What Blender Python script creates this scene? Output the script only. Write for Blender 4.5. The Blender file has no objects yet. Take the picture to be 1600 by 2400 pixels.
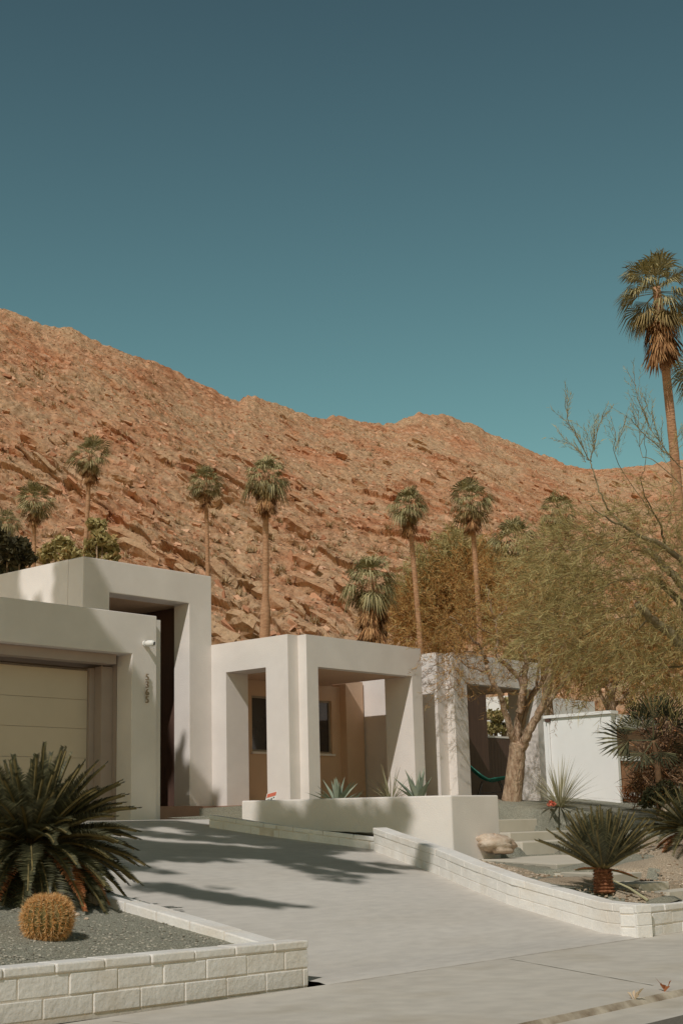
import bpy, math, random
import numpy as np
from mathutils import Vector, Matrix

random.seed(7)
rng = np.random.default_rng(7)
rad = math.radians
scene = bpy.context.scene
COL = scene.collection

# ------------------------------------------------------------------ camera model
# world axes: +X runs along the house front, +Y into the plot, +Z up; the camera stands in the street
YAW, PITCH, ROLL = rad(40.46), rad(12.535), rad(-1.5115)
FPX = 3333.33
EYE = np.array([0.0, 0.0, 1.15])
fw = np.array([math.cos(YAW)*math.cos(PITCH), math.sin(YAW)*math.cos(PITCH), math.sin(PITCH)])
r0 = np.array([math.sin(YAW), -math.cos(YAW), 0.0]); u0 = np.cross(r0, fw)
rt = r0*math.cos(ROLL)+u0*math.sin(ROLL); up = -r0*math.sin(ROLL)+u0*math.cos(ROLL)
HF = np.array([math.cos(YAW), math.sin(YAW), 0.0])      # horizontal forward
HR = np.array([math.sin(YAW), -math.cos(YAW), 0.0])     # horizontal right
SUN = np.array([1.0, 0.365, -1.08]); SUN /= np.linalg.norm(SUN)

def ray(x, y): return fw + rt*(x-800)/FPX + up*(1200-y)/FPX
def at(x, y, Z): return EYE + Z*ray(x, y)
def ony(x, y, Y): d = ray(x, y); return EYE + d*Y/d[1]
def onx(x, y, X): d = ray(x, y); return EYE + d*X/d[0]

cam_d = bpy.data.cameras.new("camera"); cam = bpy.data.objects.new("camera", cam_d); COL.objects.link(cam)
cam_d.sensor_fit = 'VERTICAL'; cam_d.sensor_height = 36; cam_d.sensor_width = 24; cam_d.lens = 50.0
cam_d.clip_start = 0.1; cam_d.clip_end = 3000
M = Matrix(((rt[0], up[0], -fw[0]), (rt[1], up[1], -fw[1]), (rt[2], up[2], -fw[2]))).to_4x4()
M.translation = Vector(EYE); cam.matrix_world = M
scene.camera = cam

# ------------------------------------------------------------------ light
scene.view_settings.view_transform = 'Standard'; scene.view_settings.look = 'None'
scene.view_settings.gamma = 1.0; scene.view_settings.exposure = 0.0
W = bpy.data.worlds.new("World"); scene.world = W; W.use_nodes = True
nt = W.node_tree; nt.nodes.clear()
sky = nt.nodes.new('ShaderNodeTexSky'); sky.sky_type = 'NISHITA'; sky.sun_disc = False
sun_el = math.asin(-SUN[2]); sky.sun_elevation = sun_el; sky.sun_rotation = math.atan2(-SUN[0], -SUN[1])
sky.altitude = 0; sky.air_density = 1.0; sky.dust_density = 0.6; sky.ozone_density = 1.0
tint = nt.nodes.new('ShaderNodeMix'); tint.data_type = 'RGBA'; tint.blend_type = 'MULTIPLY'
tint.inputs[0].default_value = 1.0; tint.inputs[7].default_value = (0.85, 1.15, 0.78, 1)
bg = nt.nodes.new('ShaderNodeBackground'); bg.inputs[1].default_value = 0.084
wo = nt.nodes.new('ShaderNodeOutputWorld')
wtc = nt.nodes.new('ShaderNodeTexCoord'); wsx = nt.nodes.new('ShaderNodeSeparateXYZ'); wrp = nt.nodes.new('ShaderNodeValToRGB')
wrp.color_ramp.elements[0].position = .10; wrp.color_ramp.elements[0].color = (2.5, 1.12, .60, 1)  # unseen low sky band, added warmth and brightness to light the front walls
wrp.color_ramp.elements[1].position = .95; wrp.color_ramp.elements[1].color = (.52, .18, .10, 1)  # unseen zenith dimmed and reddened to darken and warm the shade
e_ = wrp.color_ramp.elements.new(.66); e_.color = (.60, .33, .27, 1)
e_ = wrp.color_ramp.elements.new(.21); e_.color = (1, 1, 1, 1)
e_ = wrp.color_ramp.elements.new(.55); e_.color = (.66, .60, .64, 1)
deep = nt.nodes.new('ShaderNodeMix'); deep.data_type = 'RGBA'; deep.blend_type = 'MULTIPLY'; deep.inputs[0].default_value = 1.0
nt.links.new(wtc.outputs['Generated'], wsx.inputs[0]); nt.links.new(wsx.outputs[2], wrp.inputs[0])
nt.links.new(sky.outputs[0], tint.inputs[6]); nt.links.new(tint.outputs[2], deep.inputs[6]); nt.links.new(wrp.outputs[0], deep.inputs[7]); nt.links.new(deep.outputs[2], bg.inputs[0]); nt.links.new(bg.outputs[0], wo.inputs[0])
sl = bpy.data.lights.new("sun", 'SUN'); sl.energy = 2.6; sl.angle = rad(0.55); sl.color = (1.0, 0.955, 0.905)
so = bpy.data.objects.new("sun", sl); COL.objects.link(so)
so.rotation_euler = Vector(SUN).to_track_quat('-Z', 'Y').to_euler()
scene.cycles.use_denoising = True
scene.cycles.max_bounces = 8

# ------------------------------------------------------------------ materials
def mat(name, stops, scale=6.0, rough=0.85, bump=0.0, bscale=60.0, bdist=0.01, detail=6.0, island=False,
        spec=0.3, metallic=0.0, stretch=None, fine=None, second=None, vary=0.0, trans=0.0):
    """procedural material: noise (or a random value per leaf) through a colour ramp, optional bump.
    second = (scale, amount, colour): a second, larger stain noise"""
    m = bpy.data.materials.new(name); m.use_nodes = True
    n = m.node_tree.nodes; l = m.node_tree.links; n.clear()
    out = n.new('ShaderNodeOutputMaterial'); p = n.new('ShaderNodeBsdfPrincipled')
    l.new(p.outputs[0], out.inputs[0])
    p.inputs['Roughness'].default_value = rough; p.inputs['Metallic'].default_value = metallic
    p.inputs['Specular IOR Level'].default_value = spec
    tc = n.new('ShaderNodeTexCoord'); co = tc.outputs['Object']
    if stretch:
        mp = n.new('ShaderNodeMapping'); l.new(co, mp.inputs[0]); mp.inputs['Scale'].default_value = stretch; co = mp.outputs[0]
    ramp = n.new('ShaderNodeValToRGB'); cr = ramp.color_ramp
    while len(cr.elements) < len(stops): cr.elements.new(0.5)
    for e, (pos, c) in zip(cr.elements, stops): e.position = pos; e.color = (*c, 1)
    if island:
        g = n.new('ShaderNodeNewGeometry'); l.new(g.outputs['Random Per Island'], ramp.inputs[0])
    else:
        nz = n.new('ShaderNodeTexNoise'); nz.inputs['Scale'].default_value = scale; nz.inputs['Detail'].default_value = detail
        nz.inputs['Roughness'].default_value = 0.6
        l.new(co, nz.inputs['Vector']); l.new(nz.outputs[0], ramp.inputs[0])
    c = ramp.outputs[0]
    if second:
        sc, am, colr = second
        n2 = n.new('ShaderNodeTexNoise'); n2.inputs['Scale'].default_value = sc; n2.inputs['Detail'].default_value = 4
        l.new(co, n2.inputs['Vector'])
        mr = n.new('ShaderNodeMapRange'); mr.inputs[1].default_value = .5; mr.inputs[2].default_value = .72; mr.inputs[4].default_value = am
        l.new(n2.outputs[0], mr.inputs[0])
        mx = n.new('ShaderNodeMix'); mx.data_type = 'RGBA'; mx.inputs[7].default_value = (*colr, 1)
        l.new(mr.outputs[0], mx.inputs[0]); l.new(c, mx.inputs[6]); c = mx.outputs[2]
    if fine:
        sc, lo, hi = fine
        n3 = n.new('ShaderNodeTexNoise'); n3.inputs['Scale'].default_value = sc; n3.inputs['Detail'].default_value = 3
        l.new(co, n3.inputs['Vector'])
        mr = n.new('ShaderNodeMapRange'); mr.inputs[1].default_value = .3; mr.inputs[2].default_value = .7
        mr.inputs[3].default_value = lo; mr.inputs[4].default_value = hi; l.new(n3.outputs[0], mr.inputs[0])
        mx = n.new('ShaderNodeMix'); mx.data_type = 'RGBA'; mx.blend_type = 'MULTIPLY'; mx.inputs[0].default_value = 1
        l.new(c, mx.inputs[6]); l.new(mr.outputs[0], mx.inputs[7]); c = mx.outputs[2]
    l.new(c, p.inputs['Base Color'])
    if bump:
        bn = n.new('ShaderNodeTexNoise'); bn.inputs['Scale'].default_value = bscale; bn.inputs['Detail'].default_value = 4
        l.new(co, bn.inputs['Vector'])
        b = n.new('ShaderNodeBump'); b.inputs['Strength'].default_value = bump; b.inputs['Distance'].default_value = bdist
        l.new(bn.outputs[0], b.inputs['Height']); l.new(b.outputs[0], p.inputs['Normal'])
    if trans:
        t = n.new('ShaderNodeBsdfTranslucent'); l.new(c, t.inputs[0])
        ms = n.new('ShaderNodeMixShader'); ms.inputs[0].default_value = trans
        l.new(p.outputs[0], ms.inputs[1]); l.new(t.outputs[0], ms.inputs[2]); l.new(ms.outputs[0], out.inputs[0])
    return m

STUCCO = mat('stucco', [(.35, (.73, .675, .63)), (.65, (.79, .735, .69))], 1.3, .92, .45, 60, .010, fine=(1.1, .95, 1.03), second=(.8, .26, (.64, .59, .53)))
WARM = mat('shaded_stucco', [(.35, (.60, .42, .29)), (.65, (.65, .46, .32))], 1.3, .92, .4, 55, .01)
DARKWOOD = mat('dark_wood', [(.3, (.085, .048, .036)), (.7, (.12, .068, .05))], 4, .6, .2, 30, .004, stretch=(8, 8, .6))
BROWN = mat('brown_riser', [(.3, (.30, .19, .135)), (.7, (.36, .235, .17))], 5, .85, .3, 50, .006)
DOORP = mat('door_paint', [(.3, (.54, .455, .355)), (.7, (.58, .49, .385))], 1.5, .30, .06, 8, .004, spec=.6)
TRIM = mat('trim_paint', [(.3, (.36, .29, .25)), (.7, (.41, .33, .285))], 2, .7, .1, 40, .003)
GLASS = mat('dark_glass', [(.3, (.02, .018, .017)), (.7, (.035, .03, .027))], 2, .06, .02, 3, .003, spec=.8)
FRAME = mat('window_frame_metal', [(.3, (.30, .25, .19)), (.7, (.34, .28, .22))], 5, .5)
BLOCK = mat('painted_block', [(.3, (.73, .70, .66)), (.7, (.81, .78, .74))], 5, .88, .5, 24, .012, second=(2.6, .38, (.62, .52, .40)), fine=(70, .93, 1.04))
MORTAR = mat('painted_mortar', [(.3, (.56, .47, .37)), (.65, (.76, .70, .62))], 5, .95, .4, 60, .006)
CONC = mat('driveway_concrete', [(.3, (.53, .495, .445)), (.7, (.62, .58, .525))], .55, .9, .25, 140, .003, detail=9, second=(.9, .4, (.49, .44, .375)), fine=(9, .92, 1.05), stretch=(.5, 1.3, 1))
WALK = mat('sidewalk_concrete', [(.3, (.53, .485, .42)), (.7, (.60, .555, .485))], .7, .9, .25, 140, .003, detail=9, second=(1.3, .55, (.45, .39, .30)), fine=(5, .9, 1.05))
STEPC = mat('step_concrete', [(.3, (.56, .51, .42)), (.7, (.62, .565, .475))], 1.5, .9, .2, 90, .003, second=(2, .3, (.48, .42, .33)))
JOINT = mat('joint_dirt', [(.35, (.20, .15, .11)), (.6, (.46, .40, .32))], 12, .95)
PATCH = mat('old_patch', [(.3, (.43, .39, .32)), (.7, (.49, .45, .38))], 6, .95)
ASPH = mat('asphalt', [(.3, (.10, .088, .07)), (.7, (.19, .17, .14))], 60, .95, .6, 150, .006)
def gravel_mat(name, stops, stops2):
    m = mat(name, stops, 110, .95, 1.0, 75, .02, detail=3, second=(1.0, .45, stops2), fine=(70, .6, 1.3))
    return m
GRAVEL = gravel_mat('grey_green_gravel', [(.3, (.165, .165, .125)), (.5, (.31, .30, .235)), (.72, (.46, .44, .35))], (.33, .285, .20))
GRAVT = gravel_mat('tan_gravel', [(.3, (.23, .17, .11)), (.5, (.45, .36, .26)), (.72, (.62, .52, .40))], (.40, .28, .18))
SAND = mat('desert_soil', [(.3, (.36, .27, .18)), (.7, (.46, .35, .24))], 2, .95, .4, 20, .02)
HILL = None
ROCK = mat('pale_boulder', [(.3, (.38, .27, .19)), (.5, (.54, .43, .33)), (.7, (.66, .57, .48))], 5, .9, .5, 14, .03, second=(2.6, .85, (.30, .155, .08)))
RROCK = mat('red_rock', [(.2, (.36, .18, .095)), (.5, (.50, .28, .165)), (.85, (.60, .38, .25))], island=True, stops=None, rough=.95) if False else \
    mat('red_rock', [(.0, (.36, .165, .09)), (.5, (.54, .29, .17)), (1., (.66, .42, .28))], island=True, rough=.95, bump=.6, bscale=3, bdist=.15)
BRUSH = mat('dry_brush', [(0, (.30, .19, .09)), (.35, (.46, .33, .19)), (.75, (.56, .43, .28)), (1, (.28, .24, .12))], island=True, rough=.95)
PALMG = mat('palm_green', [(0, (.11, .095, .04)), (.5, (.29, .255, .115)), (1, (.48, .41, .22))], island=True, rough=.6, spec=.3, trans=.15)
PALMD = mat('palm_dead', [(0, (.12, .05, .02)), (.5, (.36, .18, .075)), (1, (.52, .31, .15))], island=True, rough=.9)
PALMY = mat('palm_yellowing', [(0, (.17, .13, .055)), (.6, (.33, .24, .10)), (1, (.42, .30, .14))], island=True, rough=.8)
PALMT = mat('palm_trunk', [(.3, (.36, .185, .10)), (.7, (.58, .35, .21))], 3, .95, .8, 6, .05, stretch=(1, 1, 3.5))
SAGOG = mat('sago_green', [(0, (.03, .03, .014)), (.7, (.07, .068, .033)), (1, (.15, .14, .07))], island=True, rough=.45, spec=.4)
SAGOD = mat('sago_orange', [(0, (.20, .065, .02)), (.5, (.42, .145, .05)), (1, (.52, .24, .10))], island=True, rough=.8)
SAGOT = mat('sago_trunk', [(.3, (.10, .035, .015)), (.55, (.28, .11, .05)), (.75, (.45, .22, .11))], 30, .95, 1, 45, .03)
BARK = mat('rough_bark', [(.3, (.22, .13, .08)), (.5, (.42, .29, .195)), (.7, (.58, .45, .32))], 7, .95, 1.0, 12, .05, stretch=(2.6, 2.6, .7))
GBARK = mat('green_bark', [(.3, (.13, .09, .05)), (.6, (.25, .21, .12)), (.8, (.38, .31, .20))], 6, .85, .5, 20, .02)
TWIG = mat('thin_twig', [(.3, (.12, .065, .035)), (.7, (.23, .14, .075))], 9, .9)
OCHRE = mat('ochre_leaf', [(0, (.26, .12, .035)), (.35, (.50, .26, .085)), (.7, (.60, .36, .14)), (1, (.42, .35, .14))], island=True, rough=.85, trans=.25)
OLIVE = mat('olive_leaf', [(0, (.25, .20, .075)), (.4, (.42, .35, .145)), (.8, (.54, .46, .22)), (1, (.50, .31, .13))], island=True, rough=.85, trans=.25)
DARKL = mat('dark_leaf', [(0, (.035, .03, .016)), (.6, (.075, .065, .03)), (1, (.12, .10, .05))], island=True, rough=.8)
SHADEL = mat('shade_leaf', [(0, (.04, .05, .02)), (1, (.09, .10, .04))], island=True, rough=.8)
AGAVE = mat('agave_blue', [(0, (.19, .23, .17)), (1, (.34, .38, .29))], island=True, rough=.7, spec=.3)
YUCCA = mat('straw_blade', [(0, (.25, .24, .13)), (.6, (.40, .37, .23)), (1, (.52, .46, .31))], island=True, rough=.8)
CACT = mat('cactus_skin', [(.3, (.10, .09, .03)), (.7, (.20, .15, .05))], 8, .8)
SPINE = mat('golden_spine', [(0, (.50, .22, .06)), (.5, (.68, .37, .13)), (1, (.80, .58, .32))], island=True, rough=.7)
TEAL = mat('teal_cord', [(.3, (.015, .15, .115)), (.7, (.03, .21, .165))], 8, .45, spec=.5)
BLACKM = mat('black_steel', [(.3, (.02, .018, .017)), (.7, (.03, .027, .025))], 8, .5)
WHITEP = mat('white_plastic', [(.3, (.76, .75, .72)), (.7, (.80, .79, .76))], 8, .4)
BLACKP = mat('black_lens', [(.3, (.01, .01, .01)), (.7, (.02, .02, .02))], 8, .2)
BRONZE = mat('bronze_numeral', [(.3, (.24, .18, .12)), (.7, (.36, .28, .19))], 20, .5, metallic=.3)
REDP = mat('faded_red_paint', [(.3, (.60, .13, .08)), (.7, (.66, .19, .12))], 15, .6)
CLAY = mat('clay_lattice', [(.3, (.37, .185, .10)), (.7, (.46, .25, .14))], 9, .9, .3, 40, .01)
NWHITE = mat('neighbour_white', [(.35, (.80, .78, .755)), (.65, (.84, .82, .80))], 1.2, .9, .2, 60, .006)
LEAFR = mat('dead_leaf', [(0, (.38, .13, .05)), (1, (.50, .20, .09))], 9, .8)
LEAFP = mat('pale_litter', [(0, (.55, .42, .28)), (1, (.66, .54, .40))], 9, .8)

# ------------------------------------------------------------------ object helpers
class MB:
    def __init__(s): s.v = []; s.f = []; s.mi = []
    def add(s, vs, fs, mi=0):
        o = len(s.v); s.v.extend([tuple(map(float, q)) for q in vs]); s.f.extend([tuple(i+o for i in f) for f in fs]); s.mi.extend([mi]*len(fs))
    def box(s, x0, x1, y0, y1, z0, z1, mi=0):
        v = [(x, y, z) for z in (z0, z1) for y in (y0, y1) for x in (x0, x1)]
        s.add(v, [(0, 2, 3, 1), (4, 5, 7, 6), (0, 1, 5, 4), (2, 6, 7, 3), (0, 4, 6, 2), (1, 3, 7, 5)], mi)
    def prism(s, poly, a0, a1, axis, mi=0):
        """extrude an outline: axis 'y' outline in (x,z); 'x' outline in (y,z); 'z' outline in (x,y)"""
        n = len(poly)
        mk = {'y': lambda p, a: (p[0], a, p[1]), 'x': lambda p, a: (a, p[0], p[1]), 'z': lambda p, a: (p[0], p[1], a)}[axis]
        v = [mk(p, a0) for p in poly]+[mk(p, a1) for p in poly]
        f = [tuple(range(n)), tuple(range(2*n-1, n-1, -1))]+[(i, n+i, n+(i+1) % n, (i+1) % n) for i in range(n)]
        s.add(v, f, mi)
    def tube(s, pts, rs, n=8, mi=0, cap=True):
        pts = [np.array(p, float) for p in pts]; o = len(s.v); k = len(pts)
        ref = np.array([.31, .17, .93])
        for i, p in enumerate(pts):
            t = pts[min(i+1, k-1)]-pts[max(i-1, 0)]; t /= np.linalg.norm(t)+1e-9
            a = np.cross(t, ref); 
            if np.linalg.norm(a) < .1: a = np.cross(t, np.array([1., 0, 0]))
            a /= np.linalg.norm(a); b = np.cross(t, a)
            for j in range(n):
                th = 2*math.pi*j/n; s.v.append(tuple(p+rs[i]*(math.cos(th)*a+math.sin(th)*b)))
        for i in range(k-1):
            for j in range(n):
                s.f.append((o+i*n+j, o+i*n+(j+1) % n, o+(i+1)*n+(j+1) % n, o+(i+1)*n+j)); s.mi.append(mi)
        if cap:
            s.f.append(tuple(o+j for j in range(n))[::-1]); s.mi.append(mi)
            s.f.append(tuple(o+(k-1)*n+j for j in range(n))); s.mi.append(mi)

def link(o, parent=None):
    COL.objects.link(o)
    if parent: o.parent = parent
    return o
def fix_normals(me):
    import bmesh
    b = bmesh.new(); b.from_mesh(me); bmesh.ops.recalc_face_normals(b, faces=b.faces); b.to_mesh(me); b.free()
def obj(name, mb, mats, parent=None, smooth=False, base=None, bevel=0, recalc=False):
    v = np.array(mb.v, float)
    if parent is not None: b = np.array(parent['_base'])
    elif base is not None: b = np.array(base, float)
    else: b = np.array([(v[:, 0].min()+v[:, 0].max())/2, (v[:, 1].min()+v[:, 1].max())/2, v[:, 2].min()])
    me = bpy.data.meshes.new(name); me.from_pydata((v-b).tolist(), [], mb.f)
    if not isinstance(mats, (list, tuple)): mats = [mats]
    for m in mats: me.materials.append(m)
    if len(mats) > 1: me.polygons.foreach_set('material_index', mb.mi)
    if smooth: me.polygons.foreach_set('use_smooth', [True]*len(me.polygons))
    if recalc: fix_normals(me)
    me.update()
    o = bpy.data.objects.new(name, me); link(o, parent)
    o['_base'] = [float(c) for c in b]
    if parent is None: o.location = b
    if bevel:
        mo = o.modifiers.new('bevel', 'BEVEL'); mo.width = bevel; mo.segments = 2; mo.limit_method = 'ANGLE'; mo.angle_limit = rad(40)
    return o
def sub(name, mb, mats, part, **k): return obj(name, mb, mats, part, **k)   # a part of a part: same base
def tag(o, label, cat, group=None):
    o['label'] = label; o['category'] = cat
    if group: o['group'] = group
    return o
def thing(name, label, cat, loc, group=None):
    o = bpy.data.objects.new(name, None); link(o); o.location = loc; o.empty_display_size = .2
    o['_base'] = [float(c) for c in loc]
    return tag(o, label, cat, group)
def structure(o): o['kind'] = 'structure'; return o
def stuff(o): o['kind'] = 'stuff'; return o

# numpy value noise
def _h(ix, iy, sd):
    n = (ix.astype(np.int64)*374761393+iy.astype(np.int64)*668265263+sd*974634777) & 0x7fffffff
    n = ((n ^ (n >> 13))*1274126177) & 0x7fffffff
    n = ((n ^ (n >> 16))*69069+12345) & 0x7fffffff
    return (n & 0xffff)/65535.0
def vn(x, y, sd=0):
    ix = np.floor(x); iy = np.floor(y); fx = x-ix; fy = y-iy
    fx = fx*fx*(3-2*fx); fy = fy*fy*(3-2*fy)
    a = _h(ix, iy, sd); b = _h(ix+1, iy, sd); c = _h(ix, iy+1, sd); d = _h(ix+1, iy+1, sd)
    return (a*(1-fx)+b*fx)*(1-fy)+(c*(1-fx)+d*fx)*fy
def fbm(x, y, o=4, sd=0, g=.5):
    s = 0; a = 1; t = 0
    for k in range(o): s = s+a*vn(x*2**k, y*2**k, sd+k); t += a; a *= g
    return s/t

def grid_obj(name, P, m, smooth=True):
    """P: (rows, cols, 3) array -> one mesh"""
    r, c, _ = P.shape
    idx = np.arange(r*c).reshape(r, c)
    q = np.stack([idx[:-1, :-1], idx[:-1, 1:], idx[1:, 1:], idx[1:, :-1]], -1).reshape(-1, 4)
    me = bpy.data.meshes.new(name)
    me.vertices.add(r*c); me.vertices.foreach_set('co', P.reshape(-1).astype(np.float32))
    me.loops.add(q.size); me.loops.foreach_set('vertex_index', q.reshape(-1).astype(np.int32))
    me.polygons.add(len(q)); me.polygons.foreach_set('loop_start', np.arange(0, q.size, 4, dtype=np.int32))
    me.update(calc_edges=True); me.validate()
    me.polygons.foreach_set('use_smooth', np.full(len(me.polygons), smooth))
    me.materials.append(m)
    o = bpy.data.objects.new(name, me); COL.objects.link(o); o['_base'] = [0., 0., 0.]
    return o

# ------------------------------------------------------------------ ground, street, driveway
def zd(y):
    """height of the driveway along its run"""
    y = np.asarray(y, float)
    t = (y-8.0)/7.5
    return 1.35*np.where(t < 0, 0.02*np.exp(np.minimum(t, 0)*12), np.where(t > 1, 1.0-.02*np.exp(-np.maximum(t-1, 0)*12), .02+.96*np.clip(t, 0, 1)))

ys = np.array([-500, -60, -8, 4, 7.5, 10, 13, 16, 24, 50, 95, 300, 900.]); zs = np.array([-.12, -.12, -.12, -.12, -.1, -.1, .3, .9, 1.2, 1.8, 2.4, 3, 3.])
xs = np.array([-600, -100, -20, 0, 10, 20, 40, 120, 700.])
structure(grid_obj('ground', np.array([[(x, y, z) for x in xs] for y, z in zip(ys, zs)]), SAND))
structure(grid_obj('street', np.array([[(x, y, z) for x in (-60, 0, 9, 14, 80.)] for y, z in ((-6.5, -.07), (-1, -.03), (4.55, -.05))]), ASPH))
mb = MB()
prof = [(4.55, -.05), (4.9, -.062), (5.02, -.05), (5.06, -.012), (5.3, -.004)]
for (y0, z0), (y1, z1) in zip(prof[:-1], prof[1:]): mb.add([(-40, y0, z0), (60, y0, z0), (60, y1, z1), (-40, y1, z1)], [(0, 1, 2, 3)], 1 if abs(y0-5.02) < .01 else 0)
structure(obj('gutter_and_kerb', mb, [WALK, mat('kerb_dirt', [(.35, (.20, .15, .10)), (.65, (.48, .42, .33))], 5, .95)], base=(0, 0, 0)))
mb = MB()
Y1 = 7.475
mb.add([(-40, 5.3, -.004), (60, 5.3, -.004), (60, Y1, .0), (-40, Y1, .0)], [(0, 1, 2, 3)])
# worn joints in the pavement
def strip(mb, a, b, w, z, mi, wob=.012, n=24):
    a = np.array(a); b = np.array(b); d = (b-a)/np.linalg.norm(b-a); nn = np.array([-d[1], d[0]])
    L = []; R_ = []
    for i in range(n+1):
        p = a+(b-a)*i/n+nn*random.uniform(-wob, wob); ww = w*random.uniform(.35, 1.2)
        L.append((*(p+nn*ww/2), z)); R_.append((*(p-nn*ww/2), z))
    for i in range(n): mb.add([L[i], L[i+1], R_[i+1], R_[i]], [(0, 3, 2, 1)], mi)
strip(mb, (8.45, 7.44), (20, 7.44), .011, .004, 1, .004, 90)
strip(mb, (10.75, 7.38), (9.5, 5.3), .02, .004, 2, .002, 24)
strip(mb, (6.2, 7.3), (6.2, 5.3), .014, .004, 2, .002, 10)
structure(obj('pavement', mb, [WALK, JOINT, mat('pale_joint', [(.3, (.58, .54, .47)), (.7, (.66, .62, .54))], 9, .9)], base=(0, 0, 0)))

# right-hand edge of the driveway (measured plan of the block walls)
RP = [(13.16, 7.47), (13.41, 8.2), (13.69, 9.33), (14.12, 10.2), (14.65, 11.1), (15.02, 11.95), (15.38, 12.70)]
LP = [(15.53, 12.72), (15.47, 12.83), (15.05, 13.42), (14.71, 13.96), (14.37, 14.87)]
edge_y = [7.4]+[p[1] for p in RP]+[p[1] for p in LP]; edge_x = [13.16]+[p[0] for p in RP]+[p[0] for p in LP]
def xr(y):
    return np.where(y < 14.9, np.interp(y, edge_y, edge_x)+.12, 18.38)
rows = []
for y in list(np.linspace(Y1, 14.88, 90))+list(np.linspace(14.92, 18.84, 40)):
    xl = 8.45; x1 = float(xr(np.array(y)))
    rows.append([(x, y, float(zd(y))) for x in np.linspace(xl, x1, 40)])
P = np.array(rows); P[0, :, 2] = -.004; P[:, :, 2] += .01*(fbm(P[:, :, 0]*.6, P[:, :, 1]*.6, 3, 5)-.5)*(P[:, :, 1] > 8)
structure(grid_obj('driveway', P, CONC))
# ------------------------------------------------------------------ block walls
def path_fn(pts):
    pts = np.array(pts, float); d = np.r_[0, np.cumsum(np.linalg.norm(np.diff(pts, axis=0), axis=1))]
    return d[-1], lambda s: np.array([np.interp(s, d, pts[:, k]) for k in range(pts.shape[1])])
def block_wall(name, pts, side, zf, courses, thick, gap, label, jit=.004, bevel=.008, caplen=.41):
    """side +1: the wall's body lies to the left of its path. courses: (z0, z1, block length, first offset, overhang, cap?)"""
    base = np.array([pts[0][0], pts[0][1], float(zf(pts[0]))])
    t = thing(name, label, 'garden wall', base)
    L, f = path_fn(pts)
    def frame(s):
        p = f(s); q = f(min(s+.08, L)); o = f(max(s-.08, 0)); d = q-o; d /= np.linalg.norm(d)
        return p, np.array([-d[1], d[0]])*side
    mbs = {0: MB(), 1: MB()}; mor = MB()
    for (z0, z1, bl, off, oh, cap) in courses:
        mb = mbs[1 if cap else 0]
        s = -off
        while s < L-.01:
            a = max(s, 0)+gap/2; b = min(s+bl, L)-gap/2
            if b-a > .03:
                k = max(1, int((b-a)/.22)); j = random.uniform(-jit, jit); jz = random.uniform(-jit, jit)*.6
                v = []
                for i in range(k+1):
                    ss = a+(b-a)*i/k; p, n = frame(ss); zb = float(zf(p))
                    o1 = p-n*(oh+j); o2 = p+n*(thick+oh)
                    v += [(*o1, zb+z0+gap/2), (*o2, zb+z0+gap/2), (*o2, zb+z1-gap/2+jz), (*o1, zb+z1-gap/2+jz)]
                fs = [(0, 1, 2, 3), tuple(4*k+c for c in (3, 2, 1, 0))]
                for i in range(k):
                    for c in range(4): fs.append((4*i+c, 4*i+4+c, 4*i+4+(c+1) % 4, 4*i+(c+1) % 4))
                mb.add(v, fs)
            s += bl
    zmax = max(c[1] for c in courses)-.012; k = max(2, int(L/.2)); v = []
    for i in range(k+1):
        ss = .012+(L-.024)*i/k; p, n = frame(ss); zb = float(zf(p)); o1 = p+n*.006; o2 = p+n*(thick-.006)
        v += [(*o1, zb-.05), (*o2, zb-.05), (*o2, zb+zmax), (*o1, zb+zmax)]
    fs = [(0, 1, 2, 3), tuple(4*k+c for c in (3, 2, 1, 0))]
    for i in range(k):
        for c in range(4): fs.append((4*i+c, 4*i+4+c, 4*i+4+(c+1) % 4, 4*i+(c+1) % 4))
    mor.add(v, fs)
    obj('wall_blocks', mbs[0], BLOCK, t, bevel=bevel, recalc=True)
    obj('coping', mbs[1], BLOCK, t, bevel=bevel*1.4, recalc=True)
    obj('mortar', mor, MORTAR, t, recalc=True)
    return t
flat = lambda p: 0.0
slope = lambda p: float(zd(p[1]))
lift = lambda p: max(0.0, 8.43-p[0])*.012
block_wall('block_wall', [(3.2, 7.66), (8.43, 7.64)], 1, lift, [(-.02, .115, .406, .11, 0, 0), (.115, .255, .406, .31, 0, 0), (.255, .325, .406, .02, .008, 1)], .2, .008,
 'low white painted block wall along the pavement in front of the barrel cactus')
block_wall('block_wall', [(8.43, 7.86), (8.46, 8.4), (8.47, 9.5), (8.40, 10.6), (8.3, 12.5), (8.2, 15.4)], 1, slope, [(-.02, .19, .406, .1, 0, 0), (.19, .29, .406, .3, .006, 1)], .2, .008,
           'low white block edging between the barrel cactus bed and the driveway, climbing beside the big dark sago')
block_wall('block_wall', RP[::1], -1, slope, [(-.04, .105, .45, .2, 0, 0), (.105, .225, .45, .0, 0, 0), (.225, .31, .45, .1, .006, 1)], .2, .003,
           'curving white block wall that climbs the right side of the driveway', jit=.002, bevel=.006)
block_wall('block_wall', [RP[0], (20.5, 7.40)], 1, flat, [(-.03, .10, .406, .3, 0, 0), (.10, .225, .406, .1, 0, 0), (.225, .30, .406, .25, .006, 1)], .2, .010,
           'low white block wall along the pavement in front of the right sago with the short trunk').location.x += 0.004
def lh(p): return float(zd(p[1]))-.01
block_wall('block_wall', LP[::-1], 1, lh, [(-.03, .115, .42, .2, 0, 0), (.115, .185, .42, 0, .006, 1)], .2, .007,
           'low shaded block kerb wall at the top of the driveway before the smooth planter wall', jit=.002)

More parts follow.
